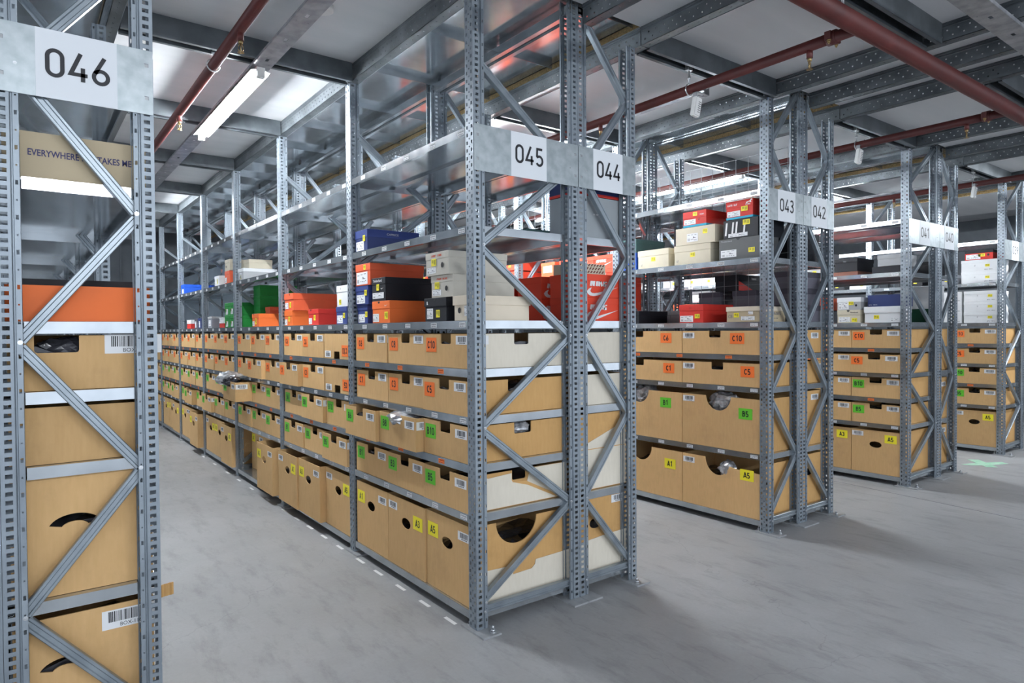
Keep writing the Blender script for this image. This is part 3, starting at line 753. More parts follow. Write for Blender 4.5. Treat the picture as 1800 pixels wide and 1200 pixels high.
def bx3(n, code, rack='045', x0=0, depth=.575, nb=3):
    row = code[0]; s = slot[code[1:]]; w_ = (.400,.402,.404)[s]
    if nb == 2: pass
    z = rowz[code]+.001; h = {'A':.362,'B':.164,'C':.155}[row]
    pull = PULL.get((n,code), R.uniform(-.006,.010)) if rack == '045' else R.uniform(-.004,.006)
    if (rack, n, code) == ('041',0,'C5'): pull = .03
    y = y_slot(n, s)
    colm, coln = CCOL[row]
    alt = row == 'A' and ((n+s) % 2 == 1 or rack != '045' or (n,code) == (1,'A5'))
    if (n, code) == (0,'A5') and rack == '045': alt = False
    if row == 'A': front = ('hole', .19 if not alt else .20, h-.118, .050, .027)
    else: front = ('notch', .150, .243, .046) if rack == '045' else ('notch', .15,.25,.042)
    near = None; mats = ('kraft',)*3
    if n == 0 and s == 0:
        near = {'C10':('notch',.245,.33,.05),'C5':('notch',.22,.30,.055),'B10':('notch',.25,.35,.052),'B5':('notch',.24,.32,.045),'A5':('semi',.25,.118,.112)}[code] if rack == '045' else (('notch',.10,.19,.045) if rack == '041' and code != 'C10' else None) if row != 'A' else None
        mats = ('kraft', {'C10':'cream','A5':'kraft2'}.get(code,'kraft2'), 'kraft') if rack == '045' else ('kraft','kraft2','kraft')
    where = {'045':'%s bay of the long central rack' % ORD[n], '041':'front of the third rack pair', '039':'front of the far right rack'}[rack]
    nm = {'A':'tall brown cardboard box','B':'brown cardboard box','C':'brown cardboard box'}[row]
    flip = rack == '045' and (n,code) in FLIP
    lab = ('upside-down ' if flip else '')+nm+' with %s %s sticker, ' % (coln, code)+where
    if rack in ('041','039') and s == 1: lab = nm+' left behind the '+{'041':'rack signed 042','039':'rack signed 040'}[rack]+', left of the one marked '+code[0]+{'3':'5','8':'10'}[code[1:]]
    if flip: r = storage_box((x0+.012-pull, y+w_, z+h), 0, w_, depth, h, lab, front, near, None, mats, 'cardboard boxes in the rack signed '+rack, rx=PI)
    else:    r = storage_box((x0+.012-pull, y, z), 0, w_, depth, h, lab, front, near, None, mats, 'cardboard boxes in the rack signed '+rack)
    seed = R.randint(1,6)
    if rack == '045':
        if not alt:
            place(code_card(code, colm), r, 'F', (.018 if row != 'A' else .014), h-{'A':.118,'B':.088,'C':.088}[row] if code != 'C10' else h-.086, w_)
            place(bar_card(seed), r, 'F', .288, h-(.075 if row == 'A' else .058 if row == 'B' else .048), w_)
        else:
            place(code_card(code, colm), r, 'F', .280, h-.125, w_)
            place(bar_card(seed), r, 'F', .008, h-.070, w_)
        if row != 'A' and R.random() < .4 or code in ('B5','B8') and n < 2:
            place(bar_card(seed), r, 'S', .003, h-(.058 if row == 'B' else .048), w_)
    else:
        if row == 'A': place(code_card(code, colm), r, 'F', .275, h-.095, w_); place(bar_card(seed,.095), r, 'F', .006, h-.055, w_)
        else: place(code_card(code, colm), r, 'F', .010, h-.088, w_); place(bar_card(seed), r, 'F', .290, h-.052, w_)
    return r
ALL = list(rowz)
B45 = {}
for n in range(7):
    for c in ALL: B45[(n,c)] = bx3(n, c)
for c in ALL:
    if c[1:] in ('10','5','8','3'): bx3(0, c, '041', 4.23)
for c in ALL:
    if c[1:] in ('10','5'): bx3(0, c, '039', 6.43)
# 043: two wide boxes per shelf
for c, z, h in (('10',1.14,.157),('6',1.14,.157),('5',.93,.153),('1',.93,.153)):
    pass
def bx2(code, z, h, s, front, ucode, vtop):
    w_ = .622 if s == 0 else .60; y = (.062,.690)[s]
    row = code[0]; colm, coln = CCOL[row]
    r = storage_box((2.235, y, z+.001), 0, w_, .375, h, ('wide ' if row == 'C' else 'big ')+'brown cardboard box with %s %s sticker, rack signed 043' % (coln, code), front, ('hole',.06,h-.12,.045,.024) if row in 'A' and s == 0 else None, None, ('kraft','kraft2','kraft'), 'cardboard boxes in the rack signed 043')
    place(code_card(code, colm, .102 if len(code) < 3 else .108, .072), r, 'F', ucode, vtop, w_)
    if s == 0: place(bar_card(3), r, 'F', .006, h-.052 if row != 'A' else h-.06, w_)
    return r
bx2('C10',1.14,.157,0,('notch',.225,.32,.045),.395,.070); bx2('C6',1.14,.157,1,('notch',.14,.235,.045),.405,.070)
bx2('C5',.93,.153,0,('notch',.245,.34,.050),.475,.062); bx2('C1',.93,.153,1,('notch',.15,.24,.045),.43,.060)
q43b5 = bx2('B5',.5,.352,0,('semi',.30,.10,.098),.46,.215); q43b1 = bx2('B1',.5,.352,1,('semi',.19,.098,.098),.40,.235)
q43a5 = bx2('A5',.075,.350,0,('torn',.295,.10,.112),.47,.238); q43a1 = bx2('A1',.075,.350,1,('semi',.21,.105,.110),.44,.215)

# end boxes of the right-hand racks (front faces +X)
def endbox(x1, z, w_, d, h, label, far, mats=('kraft','kraft2','kraft2'), bar=None, grp='boxes at the rack ends'):
    r = storage_box((x1-.012, .062+w_, z+.001), PI, w_, d, h, label, None, None, far, mats, grp)
    if bar: place(bar_card(2), r, 'B', bar[0], bar[1], w_, dx=d)
    return r
X44, X42, X40, X46 = 1.004, 3.029, 5.234, -1.22
CRM = ('kraft','kraft','cream')
E44 = [endbox(X44,1.14,.40,.38,.157,'cream box end behind the frame of the rack signed 044, upper row',None,CRM),
 endbox(X44,.93,.40,.38,.153,'cream box end behind the frame of the rack signed 044, second row',None,CRM),
 endbox(X44,.5,.40,.38,.385,'big brown box with cream lining panel, middle of the rack signed 044',None),
 endbox(X44,.075,.40,.38,.395,'tall brown box with oval hand hole at the bottom of the rack signed 044',('hole',.16,.25,.045,.027),bar=(.27,.335))]
for z, h, t, fr, b in ((1.14,.157,'top box of the four at the end of the rack signed 042',('notch',.03,.10,.04),(.20,.10)),(.93,.153,'second box down at the end of the rack signed 042',('notch',.05,.12,.045),(.29,.09)),(.5,.375,'tall box with hand hole in the middle of the rack signed 042',('hole',.06,.25,.045,.028),(.20,.31)),(.075,.36,'lowest box with hand hole at the end of the rack signed 042',('hole',.18,.24,.045,.027),None)):
    endbox(X42, z, .40, .375, h, 'brown cardboard '+t, fr, bar=b)
for z, h, t, b in ((1.14,.157,'topmost box at the end of the rack signed 040',None),(.93,.153,'second box at the end of the rack signed 040',None),(.5,.36,'tall box in the middle of the rack signed 040',(.20,.28)),(.075,.36,'lowest box at the end of the rack signed 040',(.20,.29))):
    endbox(X40, z, .40, .375, h, 'brown cardboard '+t, None, bar=b)
K3 = ('kraft','kraft','kraft')
e = endbox(X46,1.137,.40,.37,.166,'brown box with square notch showing black plastic, rack signed 046',('notch',.065,.178,.052),K3)
place(big_bar('BOX-120 531'), e, 'B', .245, .108, .40, dx=.37)
endbox(X46,.915,.40,.37,.172,'plain brown box below the notched one, rack signed 046',None,K3)
endbox(X46,.512,.40,.37,.362,'tall brown box with curved hand hole, rack signed 046',('arch',.16,.20,.070,.034,18),K3)
e = endbox(X46,.075,.40,.37,.372,'lowest brown box with curved hand hole, rack signed 046',('arch',.13,.20,.070,.034,18),K3)
place(big_bar('BOX-116 9526'), e, 'B', .225, .295, .40, dx=.37)

# side sheets on the boxes at the end of 045 / 044
def sheet(par, pts, mat, y=-.0018, world=None, name='side_sheet', t=.0016):
    bm = bmesh.new(); prism(bm, pts, lambda u,v,d: (u, y-d, v), t); return finish(name, bm, mat, par)
a5 = B45[(0,'A5')]; sheet(a5, [(.004,.004),(.57,.004),(.57,.155),(.36,.150),(.355,.128),(.335,.112),(.225,.108),(.222,.150),(.16,.152),(.004,.158)], 'cream')
b5 = B45[(0,'B5')]; sheet(b5, [(.004,.004),(.57,.004),(.57,.163),(.345,.163),(.335,.130),(.325,.104),(.245,.108),(.235,.118),(.235,.152),(.19,.150),(.004,.138)], 'cream')
b5b = sheet(b5, [(.235,.112),(.32,.106),(.52,.010),(.50,.006),(.33,.085)], 'kraft2', y=-.0037)
def sheetB(par, pts, mat, w_=.40, d=.38):
    bm = bmesh.new(); prism(bm, pts, lambda u,v,q: (d-u, w_+.0018+q, v), .0016); return finish('side_sheet', bm, mat, par)
sheetB(E44[2], [(.004,.004),(.374,.004),(.374,.33),(.004,.205)], 'cream')
sheetB(E44[2], [(.004,.204),(.374,.204),(.374,.208),(.004,.208)], 'kraft', .4018)
sheetB(E44[3], [(.004,.004),(.374,.004),(.374,.185),(.20,.178),(.004,.165)], 'cream')

# crumpled film bags
def bag(name, c, s, mat, label, seed, parent=None, group=None, sub=3):
    r = random.Random(seed); bm = bmesh.new(); bmesh.ops.create_icosphere(bm, subdivisions=sub, radius=1)
    ph = [(Vector((r.gauss(0,1),r.gauss(0,1),r.gauss(0,1)))*2.6, r.uniform(0,6)) for _ in range(14)]
    for v in bm.verts:
        n = v.co.normalized(); k = sum(abs(math.sin(n.dot(a)+b)) for a, b in ph)/14
        v.co = Vector((n.x*s[0], n.y*s[1], n.z*s[2]))*(0.55+.75*k+r.uniform(-.13,.13))
    o = finish(name, bm, mat); o.location = c
    if label: tag(o, label, 'plastic bag', group)
    return o
bag('film_bag', (-.10, 3.76, .905), (.11,.085,.06), 'foil', 'silver and black plastic film bag spilling over the pulled-out box', 3)
bag('film_bag', (-.09, 3.70, .885), (.075,.07,.045), 'foilblack', 'black plastic film bag beside the silver film bag', 9)
bag('film_bag', (.03, .69, .862), (.09,.11,.038), 'foil', 'crumpled clear plastic bag in the box with green B8 sticker', 5)
bag('film_bag', (2.315, 1.10, .80), (.065,.12,.085), 'foil', 'clear plastic bag in the round cut of the box marked B1', 7)
bag('film_bag', (2.315, .385, .80), (.065,.11,.075), 'foil', 'clear plastic bag in the round cut of the box marked B5', 8)
bag('film_bag', (2.28, .34, .36), (.05,.06,.055), 'foil', 'clear plastic bag in the torn box marked A5', 12)
bag('film_bag', (-1.46, .115, 1.262), (.075,.03,.035), 'foilblack', 'black plastic film in the notched box of the rack signed 046', 13)
bag('film_bag', (.30, .10, .855), (.06,.035,.03), 'foil', 'clear plastic film in the notch of the box marked B10', 14)
bag('film_bag', (.08, 1.86+1.3*0-.78, .99), (.04,.12,.05), 'foilblack', 'black plastic film inside the box marked C1', 15)

# ------------------------------------------------------------------ shoe boxes
def lite(col): return 'c_'+col
def shoe(x, y, z, dx, dy, h, col, label, lid=None, lh=.032, dec=(), group=None, rz=0, oh=.0022, name='shoe_box', base=None):
    """box with its near left lower corner at (x, y, z); dx into the rack, dy along the aisle"""
    r = empty(name, (x, y, z+.0012), rz, label=label, cat='shoe box', group=group)
    lc = lid or col
    bm = bmesh.new(); box(bm, 0, dx, 0, dy, 0, h-.002, 0); bmesh.ops.bevel(bm, geom=[e for e in bm.edges if abs(e.verts[0].co.z-e.verts[1].co.z) > .01], offset=.0012, segments=1, affect='EDGES')
    finish('box_body', bm, lite(col), r)
    if lh:
        bm = bmesh.new(); box(bm, -oh, dx+oh, -oh, dy+oh, h-lh, h, 0); bmesh.ops.bevel(bm, geom=bm.edges[:], offset=.0012, segments=1, affect='EDGES')
        finish('box_lid', bm, lite(lc), r)
    if base: 
        bm = bmesh.new(); box(bm, -.0006, dx+.0006, -.0006, dy+.0006, 0, .014, 0); finish('base_band', bm, lite(base), r)
    for d in dec:
        k, face, u, v = d[:4]; L = .0008 if v < h-lh-.001 or not lh else oh+.0006
        if v < h-lh-.001 and lh and v+.035 > h-lh: L = oh+.0006
        me = {'p':lambda: price(*(d[4:] or ())), 's':lambda: size_lab(*d[4:]), 'h':lambda: hole_dec(*(d[4:] or ())), 'n':lambda: half_hole(*(d[4:] or ())), 't':lambda: text_dec(*d[4:]) if isinstance(d[4], str) else print_dec(*d[4:7]), 'nike':lambda: nike_dec(*d[4:]), 'sw':lambda: swoosh_dec(*d[4:])}[k]()
        place(me, r, face, u, v, dy, L)
    return r
A = .0
G1 = 'shoe boxes in the rack signed 045'
Z1, Z2 = 1.355, 1.77
# 045, first bay
shoe(.014,.066,Z1,.335,.122,.111,'creambox','cream shoe box with rounded lid right behind the first upright, rack signed 045',lh=.042,oh=.006,dec=[('h','F',.052,.045,.013),('s','F',.085,.02,.033,.045,3)],group=G1)
shoe(.022,.272,Z1,.245,.198,.111,'black','black shoe box with notched lid left of the cream box',lh=.040,oh=.004,dec=[('n','F',.100,.108,.011),('t','F',.022,.080,.014,.016,'wprint'),('s','F',.018,.012,.058,.050,2),('p','F',.105,.018,.034,.036)],group=G1)
shoe(.018,.205,Z1+.112,.350,.195,.103,'beige','beige shoe box stacked directly on the black and cream ones',dec=[('t','F',.065,.080,.095,.009,'redprint'),('p','F',.040,.043,.042,.030),('h','F',.140,.042,.012),('s','F',.014,.008,.075,.030,4,False,'c_beige_')],group=G1) if False else None
M['c_beige_'] = M['c_beige']
shoe(.018,.205,Z1+.112,.350,.195,.103,'beige','lower of two beige shoe boxes stacked behind the first upright',dec=[('t','F',.055,.081,.095,.009,'redprint'),('p','F',.035,.040,.042,.032),('h','F',.140,.040,.012),('s','F',.010,.008,.080,.028,4)],group=G1)
shoe(.006,.222,Z1+.216,.330,.208,.108,'beige','top one of two beige shoe boxes stacked behind the first upright',dec=[('t','F',.055,.086,.100,.010,'redprint'),('p','F',.055,.044,.044,.034),('h','F',.155,.044,.013),('s','F',.010,.010,.085,.028,5)],group=G1)
shoe(.020,.852,Z1,.330,.212,.120,'orange','orange shoe box under the big black one, rack signed 045',lh=.043,dec=[('n','F',.085,.118,.012),('sw','F',.155,.090,.035),('s','F',.006,.006,.075,.045,3),('p','F',.150,.020,.040,.040)],group=G1)
shoe(.022,.905,Z1+.121,.365,.168,.128,'black','big black shoe box lying on the orange one, rack signed 045',lh=.036,dec=[('t','F',.018,.104,'Timberland',.110,.015,'wprint'),('p','F',.062,.058,.034,.034),('sw','F',.115,.063,.035),('s','F',.008,.014,.140,.032,6)],group=G1)
nv = [('s','F',.012,.006,.088,.048,7),('p','F',.105,.036,.030,.032)]
shoe(.030,1.155,Z1,.33,.135,.108,'navyface','lower of two stacked navy shoe boxes beside the orange one, right of the second upright',dec=nv,group=G1)
shoe(.020,1.120,Z1+.109,.33,.172,.108,'navyface','upper of two stacked navy shoe boxes right of the second upright',dec=[('s','F',.014,.006,.115,.050,8),('p','F',.125,.050,.034,.032)],group=G1)
shoe(.016,1.082,Z1+.218,.34,.195,.122,'orangered','orange-red shoe box on top of the two navy ones, white patch on its end',lh=.040,dec=[('s','F',.01,.006,.150,.070,9),('p','F',.11,.088,.03,.028),('s','S',.09,.004,.24,.035,3,False)],group=G1)
shoe(.020,1.125,Z2,.33,.165,.122,'navy','navy shoe box alone on the shelf above, right of the second upright',lid='navyface',lh=.045,dec=[('s','F',.014,.006,.105,.052,7),('p','F',.110,.055,.030,.034),('t','S',.12,.092,'CAPRICE',.075,.012,'dullwhite')],group=G1)
# second bay
shoe(.020,1.425,Z1,.33,.165,.107,'navyface','navy shoe box under the white one, left of the second upright',dec=nv,group=G1)
shoe(.020,1.410,Z1+.108,.33,.170,.128,'white','white shoe box stacked on the navy one, left of the second upright',lh=.040,dec=[('t','F',.06,.105,.012,.010,'ink'),('p','F',.035,.012,.034,.032)],group=G1)
shoe(.020,1.90,Z1,.30,.185,.106,'red','red shoe box at the foot of the orange ones in the second bay',lh=.032,dec=[('n','F',.05,.104,.01),('s','F',.006,.006,.060,.040,3),('p','F',.10,.03,.032,.036)],group=G1)
shoe(.022,2.425,Z1,.30,.172,.110,'orange','low orange shoe box left of the red one in the second bay',lh=.040,dec=[('s','F',.006,.006,.055,.040,3),('p','F',.085,.03,.032,.036)],group=G1)
shoe(.022,2.400,Z1+.111,.36,.190,.124,'orangered','large orange shoe box with flap lid on the low orange one',lh=.045,oh=.004,dec=[('n','F',.12,.118,.010),('p','F',.11,.02,.032,.04),('s','F',.01,.012,.07,.045,5)],group=G1)
# third bay
shoe(.022,3.26,Z1,.30,.19,.108,'orange','orange shoe box alone at the right end of the green stack',lh=.036,dec=[('n','F',.05,.106,.01),('s','F',.006,.006,.06,.04,3),('p','F',.09,.02,.034,.05)],group=G1)
for k in range(4): shoe(.16,3.70,Z1+k*.094,.33,.20,.093,'green','dark green shoe box in the tall stack behind the fourth upright, '+('lowest','second','third','topmost')[k]+' of four',lh=.03,dec=[('t','S',.22,.045,.05,.012,'dullwhite')] if k==3 else [],group=G1)
shoe(.20,3.55,Z1,.20,.13,.105,'sand','small beige shoe box behind the orange one in the third bay',group=G1)
shoe(.20,3.55,Z1+.106,.20,.13,.07,'orangered','small orange shoe box on the small beige one in the third bay',group=G1)
# fourth bay
for k in range(2):
    for j, y in enumerate((4.02,4.205)): shoe(.024,y,Z1+k*.116,.30,.175,.115,'green','green shoe box with white end label, '+('lower','upper')[k]+' row, '+('right','left')[j]+' column left of the fourth upright',dec=[('s','F',.03,.008,.08,.05,2),('p','F',.03,.03,.03,.03)],group=G1)
shoe(.024,4.43,Z1,.20,.17,.062,'red','small red shoe box with white lid beside the green ones',lid='white',lh=.02,group=G1)
shoe(.024,4.43,Z1+.063,.20,.17,.036,'white','white lid box on the small red one beside the green boxes',lh=.012,group=G1) 
shoe(.03,4.95,Z1,.31,.185,.118,'grey','grey shoe box near the fifth upright',lid='ltgrey',lh=.02,dec=[('s','F',.05,.02,.09,.06,1)],group=G1)
# fifth bay
for j, y in enumerate((5.40,5.59)): shoe(.024,y,Z1,.28,.165,.11,'dpurple' if j else 'navy','narrow dark shoe box, '+('right','left')[j]+' of two beside the red and white one',dec=[('s','F',.03,.01,.06,.07,1)],group=G1)
shoe(.024,5.95,Z1,.25,.22,.10,'red','red shoe box with white lid in the fifth bay',lid='white',lh=.045,dec=[('t','F',.06,.07,.05,.01,'redprint')],group=G1)
# shelf at 1.77
shoe(.022,3.70,Z2,.29,.185,.105,'ltgrey','light grey shoe box under the beige one, left part of the upper shelf',lid='white',lh=.03,dec=[('s','F',.05,.015,.07,.05,2),('p','F',.08,.012,.03,.035)],group=G1)
shoe(.07,3.70,Z2+.106,.20,.175,.080,'sand','long beige shoe box on the light grey one',lh=.03,group=G1)
shoe(.022,4.18,Z2,.20,.175,.120,'orangered','orange shoe box under the small beige one on the upper shelf',lh=.035,dec=[('s','F',.01,.01,.06,.05,3)],group=G1)
shoe(.022,4.17,Z2+.121,.20,.175,.105,'sand','small beige shoe box on top of the orange one on the upper shelf',dec=[('h','F',.05,.04,.012)],group=G1)
shoe(.022,4.58,Z2,.22,.185,.100,'white','white shoe box left of the orange one on the upper shelf',dec=[('p','F',.09,.02,.03,.05)],group=G1)
shoe(.022,5.95,Z2,.34,.19,.06,'white','low white shoe box beyond the blue one',group=G1) if False else None
shoe(.022,6.28,Z2,.34,.20,.115,'blue','bright blue shoe box far along the upper shelf',dec=[('s','F',.06,.01,.09,.05,2,True)],group=G1)

# 044
G2 = 'shoe boxes in the rack signed 044'
def nk(x, y, z, label, **k): return shoe(x, y, z, .325, .205, .118, 'nike', label, lh=.035, dec=[('nike','S',k.get('u',.068),.004,.225,.106)]+([('n','S',.24,.117,.012)] if k.get('n') else []), group='red shoe boxes with white lettering')
nk(.655,.07,Z1,'bottom red shoe box with white lettering at the very end of the rack signed 044')
nk(.655,.07,Z1+.119,'top red shoe box with white lettering at the very end of the rack signed 044')
nk(.640,.33,Z1,'dark red lettered shoe box behind the middle uprights, bottom row',n=1,u=.010)
nk(.640,.33,Z1+.119,'dark red lettered shoe box behind the middle uprights, top row',n=1,u=.018)
nk(.630,.60,Z1,'farthest dark red lettered shoe box seen under the brace, bottom row',u=.09)
nk(.630,.60,Z1+.119,'farthest dark red lettered shoe box seen under the brace, top row',u=.09)
def pat(bm, W, H):
    for i in range(-3, 14):
        for j in range(3):
            u = i*.020+j*.012; v = .006+j*.017
            if u < .004 or u+.022 > W: continue
            prism(bm, [(u,v),(u+.010,v),(u+.020,v+.012),(u+.010,v+.012)], lambda a,b,d: F_(a,b,d), .0002)
p = shoe(.665,.09,Z1+.238,.21,.17,.055,'sand','low beige shoe box with brown diagonal pattern on the red ones',lh=0,group=G2)
place(dmesh(('printed_pattern',), lambda bm: pat(bm,.21,.055), ['patt']), p, 'S', 0, 0, .17)
shoe(.65,.07,Z2,.33,.20,.215,'silver','large grey box behind the frame on the upper shelf, rack signed 044',lh=0,dec=[('t','S',.12,.12,.09,.008,'wprint')],group=G2)
shoe(.65,.07,Z2+.216,.33,.20,.105,'navy','navy shoe box on top of the large grey one',base='red',group=G2)
shoe(.62,.42,Z2,.20,.20,.085,'teal','dark teal shoe box left of the middle uprights on the upper shelf',group=G2)
shoe(.62,.66,Z2,.22,.18,.075,'dpurple','dark purple shoe box beside the teal one',dec=[('t','S',.12,.02,.05,.03,'dullwhite')],group=G2)

# 043
G3 = 'shoe boxes in the rack signed 043'; X3 = 2.243
shoe(X3,.815,Z2,.21,.295,.136,'sand','sand shoe box left of the two-box sand stack, upper shelf of the rack signed 043',lh=.045,dec=[('p','F',.13,.050,.040,.030),('t','F',.03,.02,.02,.014,'lblgrey')],group=G3)
shoe(X3,.450,Z2,.21,.310,.136,'sand','lower of two stacked sand shoe boxes under the left red one',lh=.045,dec=[('p','F',.14,.050,.040,.030),('t','F',.02,.02,.02,.014,'lblgrey')],group=G3)
shoe(X3-.004,.410,Z2+.137,.20,.335,.122,'sand','upper sand shoe box under the red one',lh=0,dec=[('s','F',.10,.018,.095,.058,2),('p','F',.235,.065,.038,.032)],group=G3)
shoe(X3,.485,Z2+.260,.25,.195,.108,'red','left of two bright red shoe boxes near the top, on the sand ones',lh=.048,base='cyan',dec=[('p','F',.085,.074,.036,.026),('s','F',.008,.018,.100,.035,3),('t','F',.145,.074,'PUMA',.034,.010,'wprint'),('t','F',.13,.04,.02,.012,'ink')],group=G3)
shoe(X3,.075,Z2,.22,.305,.142,'dgrey','dark grey shoe box under the black and white one',lh=0,dec=[('t','F',.015,.120,'Timberland',.085,.010,'dullwhite'),('s','F',.015,.018,.120,.048,4),('p','F',.225,.038,.046,.030),('n','F',.148,.141,.014)],group=G3)
def stripes(bm):
    for u in (.012,.062,.090,.150): prism(bm, [(u,.02),(u+.013,.02),(u+.022,.105),(u+.009,.105)], lambda a,b,d: F_(a,b,d), .0003)
q = shoe(X3+.004,.087,Z2+.143,.30,.262,.122,'black','black shoe box with white stripes under the right red one',lh=0,dec=[('p','F',.150,.078,.052,.034),('s','F',.040,.006,.145,.024,5),('t','S',.03,.015,'J',.045,.09,'wprint',.3,.02)],group=G3)
place(dmesh(('printed_stripes',), stripes, ['wprint']), q, 'F', 0, 0, .262, .0004)
def cat(bm): prism(bm, [(0,.2),(.1,.35),(.35,.4),(.6,.55),(.8,.95),(.9,1.0),(.85,.8),(1.0,.7),(.8,.55),(.7,.35),(.85,.1),(.7,.1),(.5,.3),(.25,.2),(.2,0),(.1,.05)], lambda a,b,d: F_(a*.05,b*.028,d), .0003)
q = shoe(X3+.004,.125,Z2+.266,.30,.200,.120,'red','right of two bright red shoe boxes near the top, beside the upright',lh=.045,base='cyan',dec=[('p','F',.115,.045,.048,.032),('s','F',.008,.018,.098,.036,3),('t','F',.012,.088,.075,.012,'wprint'),('t','F',.148,.082,'PUMA',.036,.010,'wprint')],group=G3)
place(dmesh(('printed_logo','cat'), cat, ['wprint']), q, 'F', .150, .092, .2, .003)
shoe(X3,1.13,Z2,.33,.165,.13,'blue','blue shoe box under the teal one at the left end of the shelf',group=G3)
shoe(X3,1.13,Z2+.131,.33,.165,.105,'teal','teal shoe box on the blue one at the left end of the shelf',group=G3)
shoe(X3,1.105,Z1,.33,.13,.096,'black','black shoe box left of the red one, lower shelf of the rack signed 043',dec=[('s','F',.01,.01,.08,.055,2)],group=G3)
shoe(X3,.512,Z1,.345,.205,.128,'red','plain red shoe box alone on the lower shelf of the rack signed 043',lh=.043,dec=[('t','F',.09,.102,.02,.006,'patt'),('s','F',.006,.006,.115,.044,4),('p','F',.135,.030,.042,.030)],group=G3)
shoe(X3,.075,Z1,.30,.245,.100,'tan','sand shoe box with pale lid right of the plain red one',lid='creambox',lh=.030,oh=.004,dec=[('t','F',.012,.026,'CB',.032,.022,'lblgrey'),('p','F',.055,.030,.038,.030),('s','F',.110,.010,.10,.026,5),('s','F',.165,.048,.035,.020,6,False),('t','S',.10,.045,'OASIS',.14,.018,'lblgrey'),('t','S',.16,.020,.05,.006,'lblgrey')],group=G3)
# 042 seen through 043
G4 = 'grey patterned shoe boxes in the rack signed 042'
mt = [('t','S',.04,.094,'MARCO TOZZI',.10,.009,'dullwhite')]
for k in range(3): shoe(2.655,.08,Z1+k*.116,.345,.19,.115,'purplegrey','grey shoe box with darker lid behind the frame signed 042, '+('bottom','middle','top')[k]+' of three',lid='dpurple',lh=.038,dec=mt,group=G4)
for j, (x, y) in enumerate(((2.64,.36),(2.64,.66))):
    for k in range(2 if j else 2): shoe(x,y,Z1+k*.116,.33,.19,.115,'purplegrey','grey shoe box with darker lid behind the wire mesh, '+('lower','upper')[k]+' one, '+('right','left')[j]+' stack',lid='dpurple',lh=.038,dec=mt,group=G4)
q = shoe(2.64,.50,Z1+.2325,.36,.20,.118,'black','black and red shoe box on the grey ones behind the wire mesh',lh=.045,dec=[('t','S',.16,.085,'Reebok',.06,.016,'wprint')],group='shoe boxes in the rack signed 042')
place(dmesh(('red_panel',), lambda bm: prism(bm, [(.002,.002),(.20,.002),(.002,.072)], lambda a,b,d: F_(a,b,d), .0004), ['c_red']), q, 'S', 0, 0, .2)
shoe(2.64,1.02,Z1,.24,.17,.105,'ltgrey','light grey shoe box behind the black one',group='shoe boxes in the rack signed 042')
shoe(2.66,.90,Z1+.0,.22,.10,.150,'rust','rust brown shoe box with half-round notch behind the red one',lh=0,dec=[('n','S',.10,.149,.014)],group='shoe boxes in the rack signed 042')
shoe(2.66,.09,Z2,.34,.20,.20,'black','tall black shoe box behind the frame on the upper shelf, rack signed 042',lh=.04,group='shoe boxes in the rack signed 042')

# 041 / 040
G5 = 'shoe boxes in the rack signed 041'; X5 = 4.248
shoe(X5,.395,Z1,.20,.195,.112,'sand','kraft shoe box with half-round notch under the pale grey one',lh=.042,dec=[('n','F',.095,.110,.013),('t','F',.115,.084,'Reebok',.065,.012,'ink'),('s','F',.01,.006,.10,.045,2),('p','F',.125,.008,.045,.032)],group=G5)
shoe(X5,.390,Z1+.113,.30,.202,.108,'ltgrey','pale grey shoe box on the kraft one, rack signed 041',lid='white',lh=.040,dec=[('s','F',.01,.006,.09,.06,4),('p','F',.10,.042,.042,.030),('h','F',.165,.038,.010),('sw','S',.24,.085,.035)],group=G5)
shoe(X5,.070,Z1,.20,.285,.134,'white','long white shoe box between the kraft one and the upright, rack signed 041',lh=.052,oh=.005,dec=[('p','F',.075,.030,.044,.032),('s','F',.21,.008,.07,.030,5)],group=G5)
shoe(X5+.03,.075,Z1+.135,.22,.27,.100,'navy','dark navy shoe box on the long white one',lh=0,dec=[('t','F',.01,.012,.07,.008,'dullwhite')],group=G5)
shoe(X5,.415,Z2,.30,.225,.034,'brown','flat brown box under the black one, upper shelf of the rack signed 041',lh=0,group=G5)
shoe(X5,.420,Z2+.035,.30,.195,.112,'black','black shoe box on the flat brown one',lh=.035,dec=[('t','F',.075,.082,.03,.008,'dullwhite')],group=G5)
shoe(X5,.070,Z2,.30,.225,.056,'black','flat black shoe box under the pale grey one on the upper shelf',lh=0,group=G5)
shoe(X5,.070,Z2+.057,.30,.18,.094,'ltgrey','pale grey shoe box on the flat black one, upper shelf',lh=.035,group=G5)
G6 = 'shoe boxes in the rack signed 040'
shoe(4.865,.085,Z1,.18,.30,.120,'dkgreen','dark green shoe box behind the frame of the rack signed 040',dec=[('t','S',.10,.09,.03,.014,'dullwhite')],group=G6)
shoe(4.865,.085,Z2,.32,.24,.120,'black','black shoe box behind the frame on the upper shelf, rack signed 040',dec=[('t','S',.02,.05,.025,.018,'dullwhite')],group=G6)
for k in range(3): shoe(5.06,.10,Z1+k*.11,.15,.28,.109,'white','white shoe box behind the frame of the rack signed 040, '+('lowest','middle','topmost')[k]+' of three',group=G6)
